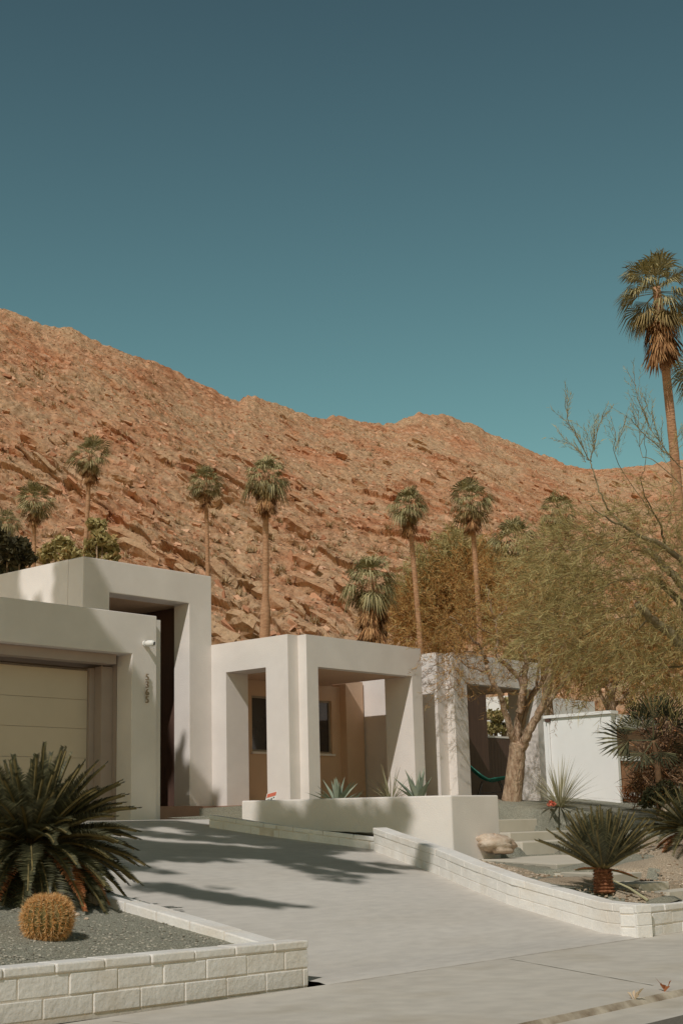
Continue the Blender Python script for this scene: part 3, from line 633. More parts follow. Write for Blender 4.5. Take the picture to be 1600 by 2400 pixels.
def hill_mat():
    m = bpy.data.materials.new('hill_rock'); m.use_nodes = True; n = m.node_tree.nodes; l = m.node_tree.links
    p = n['Principled BSDF']; p.inputs['Roughness'].default_value = .95; p.inputs['Specular IOR Level'].default_value = .15
    tc = n.new('ShaderNodeTexCoord'); mp = n.new('ShaderNodeMapping'); l.new(tc.outputs['Object'], mp.inputs[0])
    mp.inputs['Rotation'].default_value = (rad(20), rad(-28), -YAW); 
    def noise(sc, det, v=None, rough=.6):
        z = n.new('ShaderNodeTexNoise'); z.inputs['Scale'].default_value = sc; z.inputs['Detail'].default_value = det; z.inputs['Roughness'].default_value = rough
        l.new(v or tc.outputs['Object'], z.inputs['Vector']); return z.outputs[0]
    def ramp(f, stops):
        r = n.new('ShaderNodeValToRGB'); cr = r.color_ramp
        while len(cr.elements) < len(stops): cr.elements.new(.5)
        for e, (q, c) in zip(cr.elements, stops): e.position = q; e.color = (*c, 1)
        l.new(f, r.inputs[0]); return r.outputs[0]
    def mix(f, a, b, mode='MIX'):
        x = n.new('ShaderNodeMix'); x.data_type = 'RGBA'; x.blend_type = mode
        if isinstance(f, float): x.inputs[0].default_value = f
        else: l.new(f, x.inputs[0])
        l.new(a, x.inputs[6]); l.new(b, x.inputs[7]); return x.outputs[2]
    mp2 = n.new('ShaderNodeMapping'); l.new(mp.outputs[0], mp2.inputs[0]); mp2.inputs['Scale'].default_value = (.35, 1.2, 1.6)
    rock = ramp(noise(.35, 9, mp2.outputs[0], .68), [(.28, (.25, .10, .05)), (.42, (.44, .20, .10)), (.54, (.585, .30, .165)), (.68, (.74, .50, .335))])
    sand = ramp(noise(1.6, 6), [(.3, (.42, .255, .14)), (.6, (.60, .40, .245)), (.75, (.69, .50, .33))])
    f = ramp(noise(.085, 6, None, .65), [(.38, (0, 0, 0)), (.56, (1, 1, 1))])
    c = mix(f, rock, sand)
    spk = ramp(noise(2.6, 4, mp.outputs[0], .7), [(.30, (.42, .34, .30)), (.43, (1, 1, 1)), (.62, (1, 1, 1)), (.75, (1.22, 1.2, 1.15))])
    c = mix(1.0, c, spk, 'MULTIPLY')
    crk = ramp(noise(.9, 6, mp2.outputs[0], .78), [(.355, (.16, .09, .07)), (.425, (1, 1, 1)), (.60, (1, 1, 1)), (.72, (1.3, 1.26, 1.22))])  # dark streaks paint crevice shade into the rock colour
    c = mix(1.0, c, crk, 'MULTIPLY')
    sx = n.new('ShaderNodeSeparateXYZ'); l.new(tc.outputs['Object'], sx.inputs[0])
    mrz = n.new('ShaderNodeMapRange'); mrz.inputs[1].default_value = 4; mrz.inputs[2].default_value = 34; mrz.inputs[3].default_value = .55; mrz.inputs[4].default_value = 0.0; l.new(sx.outputs[2], mrz.inputs[0])
    pal = n.new('ShaderNodeRGB'); pal.outputs[0].default_value = (.70, .53, .36, 1)
    scree = ramp(noise(.22, 5, None, .7), [(.40, (0, 0, 0)), (.58, (1, 1, 1))])
    mm = n.new('ShaderNodeMath'); mm.operation = 'MULTIPLY'; l.new(mrz.outputs[0], mm.inputs[0]); l.new(scree, mm.inputs[1])
    c = mix(mm.outputs[0], c, pal.outputs[0])
    grn = ramp(noise(.5, 5, None, .7), [(.60, (0, 0, 0)), (.72, (.55, .55, .55))])
    oc = n.new('ShaderNodeRGB'); oc.outputs[0].default_value = (.30, .235, .12, 1)
    c = mix(grn, c, oc.outputs[0]); l.new(c, p.inputs['Base Color'])
    b = n.new('ShaderNodeBump'); b.inputs['Strength'].default_value = .9; b.inputs['Distance'].default_value = .5
    l.new(noise(1.3, 7, mp2.outputs[0], .7), b.inputs['Height']); l.new(b.outputs[0], p.inputs['Normal'])
    return m
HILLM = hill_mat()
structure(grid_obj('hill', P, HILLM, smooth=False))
GX = P[:NR-30]

# rocks and dry brush too many to count
def blob_rock(mb, c, sx, sy, sz, rot):
    v = []
    for i in range(8):
        q = np.array([(1 if i & 1 else -1)*sx*random.uniform(.55, 1.1), (1 if i & 2 else -1)*sy*random.uniform(.55, 1.1), (1 if i & 4 else -1)*sz*random.uniform(.5, 1.1)])
        v.append(c+rot@q)
    mb.add(v, [(0, 2, 3, 1), (4, 5, 7, 6), (0, 1, 5, 4), (2, 6, 7, 3), (0, 4, 6, 2), (1, 3, 7, 5)])
sd_ = (HR*.77-HF*.25-np.array([0, 0, .58])); sd_ /= np.linalg.norm(sd_)
sn_ = np.cross(sd_, HF*.55+np.array([0, 0, .83])); sn_ /= np.linalg.norm(sn_); su_ = np.cross(sd_, sn_)
STR = np.stack([sd_, sn_, su_], 1)
mb = MB()
for k in range(11000):
    i = int((random.random()**.9)*(NR-32)); j = random.randrange(60, NC-60)
    c = GX[i, j].copy(); big_ = random.random()**8
    s = .13+.55*big_*(1.1-i/NR)
    jit = np.eye(3)+np.array([[random.uniform(-.65, .65) for _ in range(3)] for _ in range(3)])
    blob_rock(mb, c, s*random.uniform(.7, 1.7), s*random.uniform(.5, 1.1), s*random.uniform(.35, .8), STR@jit)
stuff(obj('hillside_rocks', mb, RROCK, base=(0, 0, 0)))
mb = MB()       # long tilted slabs that stick out of the slope
def slab_rock(mb, c, L, w, h, R3):
    nu, nv = 6, 4; sd = random.random()*50; top = []; bot = []
    for i in range(nu):
        for j in range(nv):
            u = i/(nu-1)-.5; v = j/(nv-1)-.5; k = 1-1.1*abs(u)**2.2*random.uniform(.6, 1.4)
            x = L*u+random.uniform(-.10, .10)*L/nu; y = w*v*k+random.uniform(-.14, .14)*w/nv
            top.append(c+R3@np.array([x, y, h*(.5+random.uniform(-.3, .3))*k])); bot.append(c+R3@np.array([x*.9, y*.85, -h*(.6+random.uniform(0, .4))]))
    n = nu*nv; f = []
    for i in range(nu-1):
        for j in range(nv-1): a = i*nv+j; f += [(a, a+nv, a+nv+1, a+1), (n+a, n+a+1, n+a+nv+1, n+a+nv)]
    ring = [i*nv for i in range(nu)]+[(nu-1)*nv+j for j in range(1, nv)]+[i*nv+nv-1 for i in range(nu-2, -1, -1)]+[j for j in range(nv-2, 0, -1)]
    for a, b in zip(ring, ring[1:]+ring[:1]): f.append((a, n+a, n+b, b)[::-1])
    mb.add(top+bot, f)
for k in range(620):
    i = int((random.random()**1.1)*(NR-90)); j = random.randrange(60, NC-60)
    if mA[i, j]+mB[i, j] < .35 and random.random() < .75: continue
    z = 1.15-.8*i/NR; L = (1.6+4.2*random.random()**2.2)*z
    tilt = np.eye(3)+np.array([[random.uniform(-.22, .22) for _ in range(3)] for _ in range(3)])
    slab_rock(mb, GX[i, j]-HF*.35*z+np.array([0, 0, .25*z]), L, L*random.uniform(.35, .6), L*random.uniform(.10, .2), (STR@tilt))
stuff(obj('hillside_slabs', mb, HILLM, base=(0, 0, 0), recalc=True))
mb = MB()
def tuft(mb, c, r, n):
    for k in range(n):
        a = random.uniform(0, 6.283); e = random.uniform(.15, 1.35); L = r*random.uniform(.6, 1.1)
        d = np.array([math.cos(a)*math.cos(e), math.sin(a)*math.cos(e), math.sin(e)]); sdv = np.array([-math.sin(a), math.cos(a), 0])*r*.06
        o = c+np.array([random.uniform(-.3, .3)*r, random.uniform(-.3, .3)*r, 0])
        mb.add([o-sdv, o+sdv, o+d*L], [(0, 1, 2)])
brushm = fbm(a_/14, s_/12, 3, 301)
for k in range(9000):
    i = int((random.random()**1.15)*(NR-40)); j = random.randrange(60, NC-60)
    if m1[i, j] > .75 and random.random() < .6: continue
    if brushm[i, j] < .52 and random.random() < .8: continue
    if mA[i, j] > .5 and random.random() < .7: continue
    tuft(mb, GX[i, j], (.25+1.1*random.random()**2)*(1.15-.4*i/NR), 26)
stuff(obj('hillside_brush', mb, BRUSH, base=(0, 0, 0)))

# ------------------------------------------------------------------ palms
def unit(v): v = np.array(v, float); return v/(np.linalg.norm(v)+1e-9)
def fan_leaf(mb, o, d, size, n=16, droop=.25, spread=1.45, petiole=.5, wide=1.0, roll=0.0):
    """one fan leaf: petiole strip and pointed folded segments"""
    d = unit(d); side = np.cross(d, [0, 0, 1.0]); side = unit(side) if np.linalg.norm(side) > .05 else np.array([1., 0, 0])
    nr = np.cross(side, d)
    side = unit(side*math.cos(roll)+nr*math.sin(roll)); nr = np.cross(side, d)
    pl = size*petiole; c = o+d*pl*.5+np.array([0, 0, .02*size]); e = o+d*pl-np.array([0, 0, droop*.10*size])
    w = side*.018*size
    mb.add([o-w, o+w, e+w*.6, e-w*.6], [(0, 1, 2, 3)])
    bl = size*(1-petiole)*1.15
    for k in range(n):
        a = -spread+2*spread*(k+.5)/n; L = bl*(.70+.30*math.cos(a*.8))*random.uniform(.9, 1.08)
        q = unit(d*math.cos(a)+side*math.sin(a)+nr*.10*abs(math.sin(a)))
        qs = unit(np.cross(q, nr)); wd = qs*bl*spread/n*.62*wide
        m_ = e+q*L*.58+nr*.05*L*(1 if k % 2 else -1)-np.array([0, 0, 1])*droop*L*.12; tp = e+q*L*.93-np.array([0, 0, 1])*droop*L*random.uniform(.5, .9)
        mb.add([e, m_+wd, tp, m_-wd], [(0, 1, 3), (1, 2, 3)])
def fan_palm(name, label, px_, py_, Z, crown_px, trunk_px, base_z=1.8, lean=(0, 0), nleaf=40, skirt=30, skirt_len=1.0, bottom=None, group='fan palms behind the house', shag=False, yellow=9, squash=1.0, seg=16):
    c = at(px_, py_, Z); R_ = crown_px*Z/FPX/2
    if bottom is not None: b = at(bottom[0], bottom[1], Z); dirb = (b-c)/(c[2]-b[2]); b = c+dirb*(c[2]-base_z)
    else: b = np.array([c[0]+lean[0], c[1]+lean[1], base_z])
    t = thing(name, label, 'palm tree', b, group)
    tr = trunk_px*Z/FPX/2
    mb = MB(); n = 46; pts = []; rs = []
    for i in range(n+1):
        s = i/n; p = b+(c-b)*s; bow = math.sin(s*math.pi)*.012*(c[2]-b[2]); p = p+HR*bow*(-1 if lean[0] < 0 else 1)
        rr = tr*(1.28-.40*s)*(1+.05*(i % 2)+random.uniform(-.03, .03))*(1.5 if shag and s < .62 else 1)
        pts.append(p); rs.append(rr)
    mb.tube(pts, rs, 10); obj('trunk', mb, PALMT, t, smooth=True)
    g = MB(); yl = MB(); dd = MB(); nleaf = int(nleaf*random.uniform(.72, 1.08)); drp = random.uniform(.8, 1.5); vr = random.uniform(.12, .34)
    for k in range(nleaf):
        s = (k+.5)/nleaf; az = k*2.39996+random.uniform(-.25, .25); el = rad(82-112*s**.9+random.uniform(-9, 9))
        d = np.array([math.cos(az)*math.cos(el), math.sin(az)*math.cos(el), math.sin(el)*squash])
        o = c+np.array([0, 0, -.20*R_*s])+.04*R_*np.array([math.cos(az), math.sin(az), 0])
        fan_leaf(g, o, d, R_*random.uniform(1-vr, 1.05+vr), seg, (.36+.45*s)*drp, 1.25, .46, .85, random.uniform(-.5, .5))
    for k in range(yellow):
        az = k*2.39996*1.7+1; el = rad(random.uniform(-62, -32)); d = np.array([math.cos(az)*math.cos(el), math.sin(az)*math.cos(el), math.sin(el)])
        fan_leaf(yl, c-np.array([0, 0, .30*R_]), d, R_*random.uniform(.8, 1.0), seg, .5, 1.1, .42)
    for k in range(int(skirt*1.7)):
        az = random.uniform(0, 6.283); el = rad(random.uniform(-86, -62)); d = np.array([math.cos(az)*math.cos(el), math.sin(az)*math.cos(el), math.sin(el)])
        o = c-np.array([0, 0, R_*(.32+.62*skirt_len*random.random())])+tr*np.array([math.cos(az), math.sin(az), 0])
        fan_leaf(dd, o, d, R_*random.uniform(.55, .85)*min(1.2, .6+.4*skirt_len), 9, .2, .6, .45)
    obj('crown', g, PALMG, t)
    if yellow: obj('yellowing_fronds', yl, PALMY, t)
    if skirt: obj('dead_skirt', dd, PALMD, t)
    return t
G1 = 'fan palms behind the house'
fan_palm('fan_palm', 'small dark fan palm at the far left beside the dark leafy tree', 82, 1165, 72, 92, 10, bottom=(76, 1290), skirt=20)
fan_palm('fan_palm', 'slender leaning fan palm rising behind the tall entry tower', 212, 1062, 78, 96, 11, bottom=(192, 1300), skirt=24)
fan_palm('fan_palm', 'thin fan palm standing right of the tower roof edge, left of the shaggy trunked palm', 482, 1125, 82, 84, 10, bottom=(480, 1350), skirt=30)
fan_palm('fan_palm', 'tall fan palm with a shaggy reddish trunk behind the porch roof', 622, 1108, 70, 108, 15, bottom=(611, 1490), skirt=34, skirt_len=1.5, shag=True, yellow=14)
fan_palm('fan_palm', 'fan palm on a slim straight pale trunk directly right of the squat heavy palm', 955, 1178, 74, 94, 12, bottom=(975, 1500), skirt=30, skirt_len=1.2)
fan_palm('fan_palm', 'full headed fan palm on a pale trunk behind the ochre tree', 1102, 1165, 70, 100, 12, bottom=(1116, 1520), skirt=30, skirt_len=1.2)
fan_palm('fan_palm', 'squat heavy fan palm with a wide brown skirt just behind the roof line', 868, 1352, 60, 138, 30, bottom=(880, 1600), skirt=70, skirt_len=2.3, yellow=18)
fan_palm('fan_palm', 'pale bushy fan palm half hidden above the ochre tree', 1205, 1262, 60, 135, 16, bottom=(1212, 1700), skirt=44, skirt_len=1.8, yellow=16)
fan_palm('fan_palm', 'distant fan palm whose dark head pokes out over the olive branches', 1308, 1190, 78, 100, 11, bottom=(1318, 1600), skirt=20)
fan_palm('fan_palm', 'tallest fan palm with bare ringed trunk standing against the sky at right', 1537, 672, 48, 200, 21, bottom=(1578, 1210), skirt=30, skirt_len=1.5, nleaf=46, yellow=12, group=G1, seg=22)
fan_palm('fan_palm', 'fan palm mostly outside the right edge, only drooping leaf tips showing', 1668, 860, 44, 170, 22, bottom=(1690, 1300), skirt=40, skirt_len=1.4, seg=20)
fan_palm('fan_palm', 'very small fan palm at the left frame edge above the dark leafy tree', 14, 1222, 76, 66, 10, bottom=(14, 1320), skirt=8)

# ------------------------------------------------------------------ trees with feathery foliage
def limb(mb, pts, r0_, r1_, n=8, wob=.0, sub_=5):
    pts = [np.array(p, float) for p in pts]; out = []; rs = []
    m = len(pts)
    for i in range(m-1):
        for k in range(sub_):
            t = k/sub_; p0 = pts[max(i-1, 0)]; p1 = pts[i]; p2 = pts[i+1]; p3 = pts[min(i+2, m-1)]
            q = .5*((2*p1)+(p2-p0)*t+(2*p0-5*p1+4*p2-p3)*t*t+(3*p1-p0-3*p2+p3)*t**3)
            out.append(q+np.array([random.gauss(0, wob) for _ in range(3)]))
    out.append(pts[-1])
    rs = [(r0_+(r1_-r0_)*i/(len(out)-1))*random.uniform(.97, 1.03) for i in range(len(out))]
    mb.tube(out, rs, n); return out
def rvec():
    v = np.array([random.gauss(0, 1) for _ in range(3)]); return v/np.linalg.norm(v)
def feather(mbL, mbT, o, d, L, nl, ll, lw, droop=.2, ang=.8):
    """a twig with thin leaflets on both sides"""
    d = unit(d); p = np.array(o, float); st_ = L/nl; w = unit(np.cross(d, rvec()))*.004
    mbT.add([p-w, p+w, p+d*L-np.array([0, 0, droop*L])], [(0, 1, 2)])
    for k in range(nl):
        t = (k+random.random())/nl; q = p+d*L*t-np.array([0, 0, droop*L*t*t]); s = unit(np.cross(d, rvec()))
        e = unit(d*math.cos(ang)+s*math.sin(ang)); l_ = ll*random.uniform(.6, 1.25); ww = unit(np.cross(e, rvec()))*lw*random.uniform(.7, 1.2)
        mbL.add([q-ww*.5, q+ww*.5, q+e*l_*.6+ww*.5, q+e*l_], [(0, 1, 2, 3)])
def crown(mbL, mbT, ells, ntw, L, nl, ll, lw, bias=(0, 0, .2), droop=.2, ang=.8, shell=.5):
    """ells: (px, py, Z, rx_px, ry_px, depth_m, weight)"""
    tot = sum(e[6] for e in ells)
    for (x, y, Z, rx, ry_, dz, wgt) in ells:
        c = at(x, y, Z); sx = 1.12*rx*Z/FPX; sy = 1.12*ry_*Z/FPX
        for k in range(int(ntw*wgt/tot)):
            v = rvec()*(random.random()**shell)
            p = c+HR*v[0]*sx+np.array([0, 0, 1])*v[1]*sy+HF*v[2]*dz
            d = HR*v[0]+np.array([0, 0, 1])*v[1]+HF*v[2]+.8*rvec()+np.array(bias[0])*0+HR*bias[0]+np.array([0, 0, bias[2]])
            feather(mbL, mbT, p, d, L*random.uniform(.6, 1.2), nl, ll, lw, droop, ang)

# ochre tree in front of the right portal
Zt = 27.5
tb = at(1201, 1877, Zt)
t = thing('desert_tree', 'ochre leaved desert tree with forked pale trunk in front of the right portal', 'tree', tb)
mb = MB()
J = [at(1198, 1880, Zt), at(1203, 1840, Zt), at(1209, 1790, Zt), at(1212, 1755, Zt), at(1213, 1738, Zt)]
limb(mb, J, .20, .145, 16, .004)
def tw(l, dz=0): return [at(x, y, Zt+dz*i/max(1, len(l)-1)) for i, (x, y) in enumerate(l)]
la = limb(mb, tw([(1207, 1752), (1197, 1715), (1179, 1656), (1172, 1629), (1152, 1597), (1140, 1560)], -.4), .075, .04, 8, .01)
lb = limb(mb, tw([(1211, 1750), (1210, 1715), (1217, 1670), (1225, 1615), (1212, 1585), (1175, 1550)], .5), .09, .042, 8, .01)
lc = limb(mb, tw([(1213, 1750), (1219, 1720), (1233, 1655), (1255, 1617), (1273, 1590), (1286, 1545)], .9), .08, .035, 8, .01)
ld = limb(mb, tw([(1215, 1760), (1229, 1737), (1248, 1698), (1269, 1657), (1281, 1612), (1290, 1570)], -.5), .105, .045, 8, .012)
le = limb(mb, tw([(1259, 1678), (1277, 1650), (1296, 1630), (1321, 1596), (1345, 1560)], .3), .075, .035, 8, .01)
lf = limb(mb, tw([(1217, 1670), (1228, 1600), (1232, 1550), (1222, 1500), (1215, 1450)], .4), .075, .02, 8, .012)
for l, r_ in (([(1175, 1550), (1163, 1530), (1165, 1492), (1159, 1454), (1148, 1410), (1140, 1370)], .042), ([(1140, 1560), (1132, 1532), (1107, 1497), (1080, 1465), (1052, 1446)], .036), ([(1145, 1575), (1102, 1563), (1074, 1541), (1060, 1517)], .03),
              ([(1286, 1545), (1300, 1500), (1318, 1450), (1325, 1400)], .03), ([(1290, 1570), (1310, 1530), (1345, 1480)], .03), ([(1255, 1617), (1262, 1560), (1258, 1500), (1270, 1440)], .03), ([(1345, 1560), (1372, 1535), (1400, 1500)], .028), ([(1212, 1585), (1240, 1545), (1252, 1552)], .025),
              ([(1165, 1492), (1120, 1470), (1100, 1430)], .018), ([(1159, 1454), (1185, 1420), (1190, 1380)], .018), ([(1132, 1532), (1090, 1530), (1050, 1545), (1015, 1560)], .018), ([(1222, 1500), (1245, 1440), (1250, 1390)], .018)):
    limb(mb, tw(l, random.uniform(-.9, .9)), r_, .008, 6, .015)
obj('trunk', mb, BARK, t, smooth=True)
mL = MB(); mT = MB()
crown(mL, mT, [(1060, 1530, Zt, 66, 45, 1.2, .75), (1105, 1440, Zt, 90, 75, 1.5, 1.5), (1190, 1400, Zt, 90, 80, 1.5, 1.5), (1180, 1490, Zt, 80, 50, 1.3, 1.0), (1275, 1515, Zt, 85, 55, 1.4, 1.0), (1290, 1430, Zt, 90, 80, 1.5, 1.2), (1345, 1585, Zt, 60, 45, 1.2, .9), (1030, 1480, Zt, 55, 45, 1., .45), (1075, 1595, Zt-.3, 40, 45, .5, .32), (1150, 1610, Zt, 40, 30, .5, .15), (1265, 1580, Zt, 80, 25, 1., .25)],
      740, .66, 24, .10, .009, droop=.25, ang=.75)
obj('crown', mL, OCHRE, t); obj('twigs', mT, TWIG, t)

# olive tree leaning in from the right edge
Zp = 23.5
def twp(l, dz=0): return [at(x, y, Zp+dz*i/max(1, len(l)-1)) for i, (x, y) in enumerate(l)]
pb = at(1760, 1880, Zp); pb[2] = float(gz(pb[0], pb[1]))-.05
t = thing('desert_tree', 'olive green desert tree whose thin branches sweep in from the right edge', 'tree', pb)
mb = MB()
limb(mb, [pb, at(1745, 1760, Zp), at(1735, 1650, Zp)], .24, .2, 12, .01)
limb(mb, twp([(1735, 1655), (1700, 1560), (1650, 1400), (1600, 1322), (1556, 1281), (1500, 1256), (1463, 1234), (1427, 1217), (1380, 1180)], -1), .075, .008, 8, .012)
limb(mb, twp([(1735, 1655), (1690, 1520), (1640, 1430), (1587, 1360), (1550, 1321), (1531, 1301), (1505, 1287)], .5), .095, .045, 8, .012)
limb(mb, twp([(1730, 1660), (1660, 1500), (1598, 1416), (1556, 1374), (1542, 1360), (1500, 1350)], 1), .10, .015, 8, .012)
limb(mb, twp([(1732, 1665), (1650, 1560), (1573, 1489), (1522, 1447), (1491, 1413)], -.6), .11, .055, 8, .012)
limb(mb, twp([(1735, 1640), (1740, 1400), (1700, 1200), (1660, 1080)], -.6), .07, .012, 8, .012)
for l, r_ in (([(1556, 1281), (1545, 1231), (1517, 1175), (1498, 1123)], .022), ([(1463, 1234), (1427, 1197), (1404, 1152), (1385, 1096), (1383, 1080), (1374, 1074)], .022), ([(1383, 1082), (1355, 1030), (1330, 990), (1325, 930)], .010), ([(1383, 1080), (1398, 1010), (1412, 972)], .008),
              ([(1620, 1120), (1580, 1080), (1520, 1000), (1485, 895)], .012), ([(1580, 1080), (1500, 1010), (1478, 980)], .008), ([(1610, 1150), (1530, 1080), (1500, 1060), (1496, 960)], .009), ([(1545, 1231), (1450, 1090), (1440, 1010)], .008), ([(1440, 1060), (1460, 1000)], .006), ([(1498, 1123), (1510, 1090), (1508, 1010)], .006),
              ([(1500, 1256), (1420, 1270), (1350, 1290), (1290, 1280)], .016), ([(1542, 1360), (1450, 1360), (1360, 1400), (1290, 1440)], .016), ([(1491, 1440), (1400, 1470), (1330, 1520)], .016), ([(1522, 1450), (1450, 1520), (1400, 1570)], .018), ([(1600, 1560), (1500, 1570), (1440, 1610)], .018), ([(1505, 1290), (1440, 1300), (1380, 1340)], .012), ([(1556, 1374), (1500, 1400), (1420, 1400)], .012)):
    limb(mb, twp(l, random.uniform(-1, 1)), r_, .004, 6, .012)
obj('trunk', mb, GBARK, t, smooth=True)
mL = MB(); mT = MB()
crown(mL, mT, [(1350, 1350, Zp, 130, 90, 1.4, 1.1), (1480, 1390, Zp, 130, 110, 1.6, 1.6), (1400, 1500, Zp, 140, 90, 1.5, 1.6), (1560, 1290, Zp, 90, 80, 1.3, .8), (1570, 1540, Zp, 90, 90, 1.4, 1.2), (1300, 1470, Zp, 90, 70, 1.2, .8), (1400, 1240, Zp, 90, 45, 1., .5), (1490, 1570, Zp, 120, 36, 1.2, .6), (1640, 1420, Zp, 90, 150, 1.5, 1.2), (1290, 1290, Zp, 60, 40, .8, .3), (1580, 1180, Zp, 70, 60, 1, .4), (1480, 1235, Zp, 110, 55, 1.2, .75), (1400, 1290, Zp, 120, 50, 1.2, .5)],
      1300, .68, 20, .16, .0078, bias=(-.7, 0, -.15), droop=.15, ang=.45)
for l, nn in (([(1383, 1080), (1355, 1030), (1330, 990), (1325, 925)], 16), ([(1383, 1080), (1398, 1010), (1412, 970)], 12), ([(1375, 1090), (1360, 1060), (1320, 1030)], 10), ([(1580, 1080), (1520, 1000), (1485, 890)], 18), ([(1570, 1075), (1500, 1010), (1478, 980)], 12), ([(1500, 1060), (1496, 955)], 8), ([(1448, 1080), (1440, 1005)], 7), ([(1440, 1060), (1462, 995)], 7), ([(1560, 1060), (1530, 1000), (1510, 930)], 12), ([(1590, 1050), (1620, 950)], 6), ([(1400, 1075), (1372, 1010)], 8), ([(1560, 1080), (1600, 1000)], 8)):
    Ls, f = path_fn([at(x, y, Zp-.6) for x, y in l])
    for k in range(nn):
        s = Ls*(k+random.random())/nn; p = f(s); q = f(min(s+.1, Ls)); o = f(max(s-.1, 0)); d = unit(q-o)+.5*rvec()
        feather(mL, mT, p, d, random.uniform(.2, .45), 13, .085, .008, 0, .6)
obj('crown', mL, OLIVE, t); obj('twigs', mT, TWIG, t)

# trees in the yards behind
def yard_tree(label, base_px, Z, ells, leafm, ntw, L=.9, nl=24, ll=.22, lw=.03, name='yard_tree', trunkm=BARK):
    b = at(base_px[0], base_px[1], Z); b[2] = 1.6
    t = thing(name, label, 'tree', b, 'trees in the yards behind the house')
    mb = MB(); c = at(ells[0][0], ells[0][1], Z); limb(mb, [b, (b+c)/2+HR*.1, c], .2, .07, 8, .02)
    for e in ells: limb(mb, [b*.4+c*.6, at((base_px[0]+e[0])/2, e[1]+e[4]*.6, Z), at(e[0], e[1], Z)], .07, .02, 6, .02)
    obj('trunk', mb, trunkm, t, smooth=True)
    mL = MB(); mT = MB(); crown(mL, mT, ells, ntw, L, nl, ll, lw, droop=.2)
    obj('crown', mL, leafm, t); obj('twigs', mT, TWIG, t)
yard_tree('russet tree spreading behind the ochre tree and right portal', (1060, 1600), 80, [(1050, 1420, 80, 75, 80, 3, 1.2), (1000, 1470, 80, 60, 50, 3, .9), (1130, 1400, 80, 70, 70, 3, 1), (1090, 1340, 80, 60, 45, 3, .6), (965, 1440, 80, 50, 55, 2.5, .7)], OCHRE, 1150, L=1.7, ll=.36, lw=.042)
yard_tree('green feathery tree at the foot of the hill between the two slim trunked palms', (1030, 1600), 82, [(1020, 1345, 82, 50, 42, 3, 1), (1075, 1305, 82, 42, 36, 3, .8), (985, 1405, 82, 40, 45, 3, .7), (1120, 1330, 82, 45, 40, 3, .8)], OLIVE, 760, L=1.5, ll=.36, lw=.045)
yard_tree('olive tree standing behind the pale bushy palm', (1270, 1650), 42, [(1270, 1400, 42, 90, 80, 2, 1.2), (1230, 1470, 42, 80, 70, 2, 1), (1340, 1450, 42, 80, 90, 2, 1.2), (1320, 1330, 42, 80, 60, 2, .8), (1290, 1540, 42, 80, 45, 2, .7)], OLIVE, 620)
yard_tree('russet tree in the dip between neighbour roof and olive branches', (1420, 1700), 40, [(1420, 1520, 40, 90, 70, 2, 1.2), (1500, 1480, 40, 90, 90, 2, 1.2), (1340, 1550, 40, 60, 35, 2, .7), (1480, 1570, 40, 90, 40, 2, .8), (1570, 1550, 40, 80, 80, 2, 1)], OCHRE, 560)
def leaf_ball(mb, c, r, n, s):
    for k in range(n):
        v = rvec()*r*random.random()**.45; v[2] *= .8; p = c+v; a = unit(rvec()); b = unit(np.cross(a, rvec()))
        q = s*random.uniform(.6, 1.3); mb.add([p-a*q, p+b*q*.5, p+a*q, p-b*q*.5], [(0, 1, 2, 3)])
def dense_tree(name, label, cat, base_px, Z, balls, m, s=.16, n=420, group=None):
    b = at(base_px[0], base_px[1], Z); b[2] = 1.55
    t = thing(name, label, cat, b, group); mb = MB()
    for (x, y, r) in balls: limb(mb, [b, (b+at(x, y, Z))/2, at(x, y, Z)], .12, .03, 6, .02)
    obj('trunk', mb, BARK, t, smooth=True); mL = MB()
    for (x, y, r) in balls:
        for q in range(5):
            leaf_ball(mL, at(x, y, Z)+rvec()*r*Z/FPX*.55, r*Z/FPX*.55, n//5, s)
    obj('crown', mL, m, t)
G2 = 'leafy trees at the foot of the hill'
dense_tree('leafy_tree', 'dark dense tree at the left edge behind the garage roof', 'tree', (0, 1420), 46, [(20, 1280, 46), (-30, 1250, 60), (48, 1305, 34), (0, 1330, 55), (-70, 1300, 60)], DARKL, .14, 700, G2)
dense_tree('leafy_bush', 'olive bush rising just left of the slender leaning palm', 'bush', (140, 1400), 56, [(135, 1285, 38), (165, 1295, 30), (110, 1300, 26)], OLIVE, .15, 360, G2)
dense_tree('leafy_bush', 'olive bush rising just right of the slender leaning palm', 'bush', (230, 1400), 58, [(228, 1240, 30), (240, 1275, 36), (215, 1290, 30), (255, 1300, 26)], OLIVE, .15, 340, G2)
dense_tree('leafy_bush', 'bright olive bush seen through the right portal above the dark gate', 'bush', (1165, 1900), 36, [(1160, 1680, 26), (1180, 1700, 30), (1150, 1710, 24), (1195, 1650, 22)], OLIVE, .06, 500)

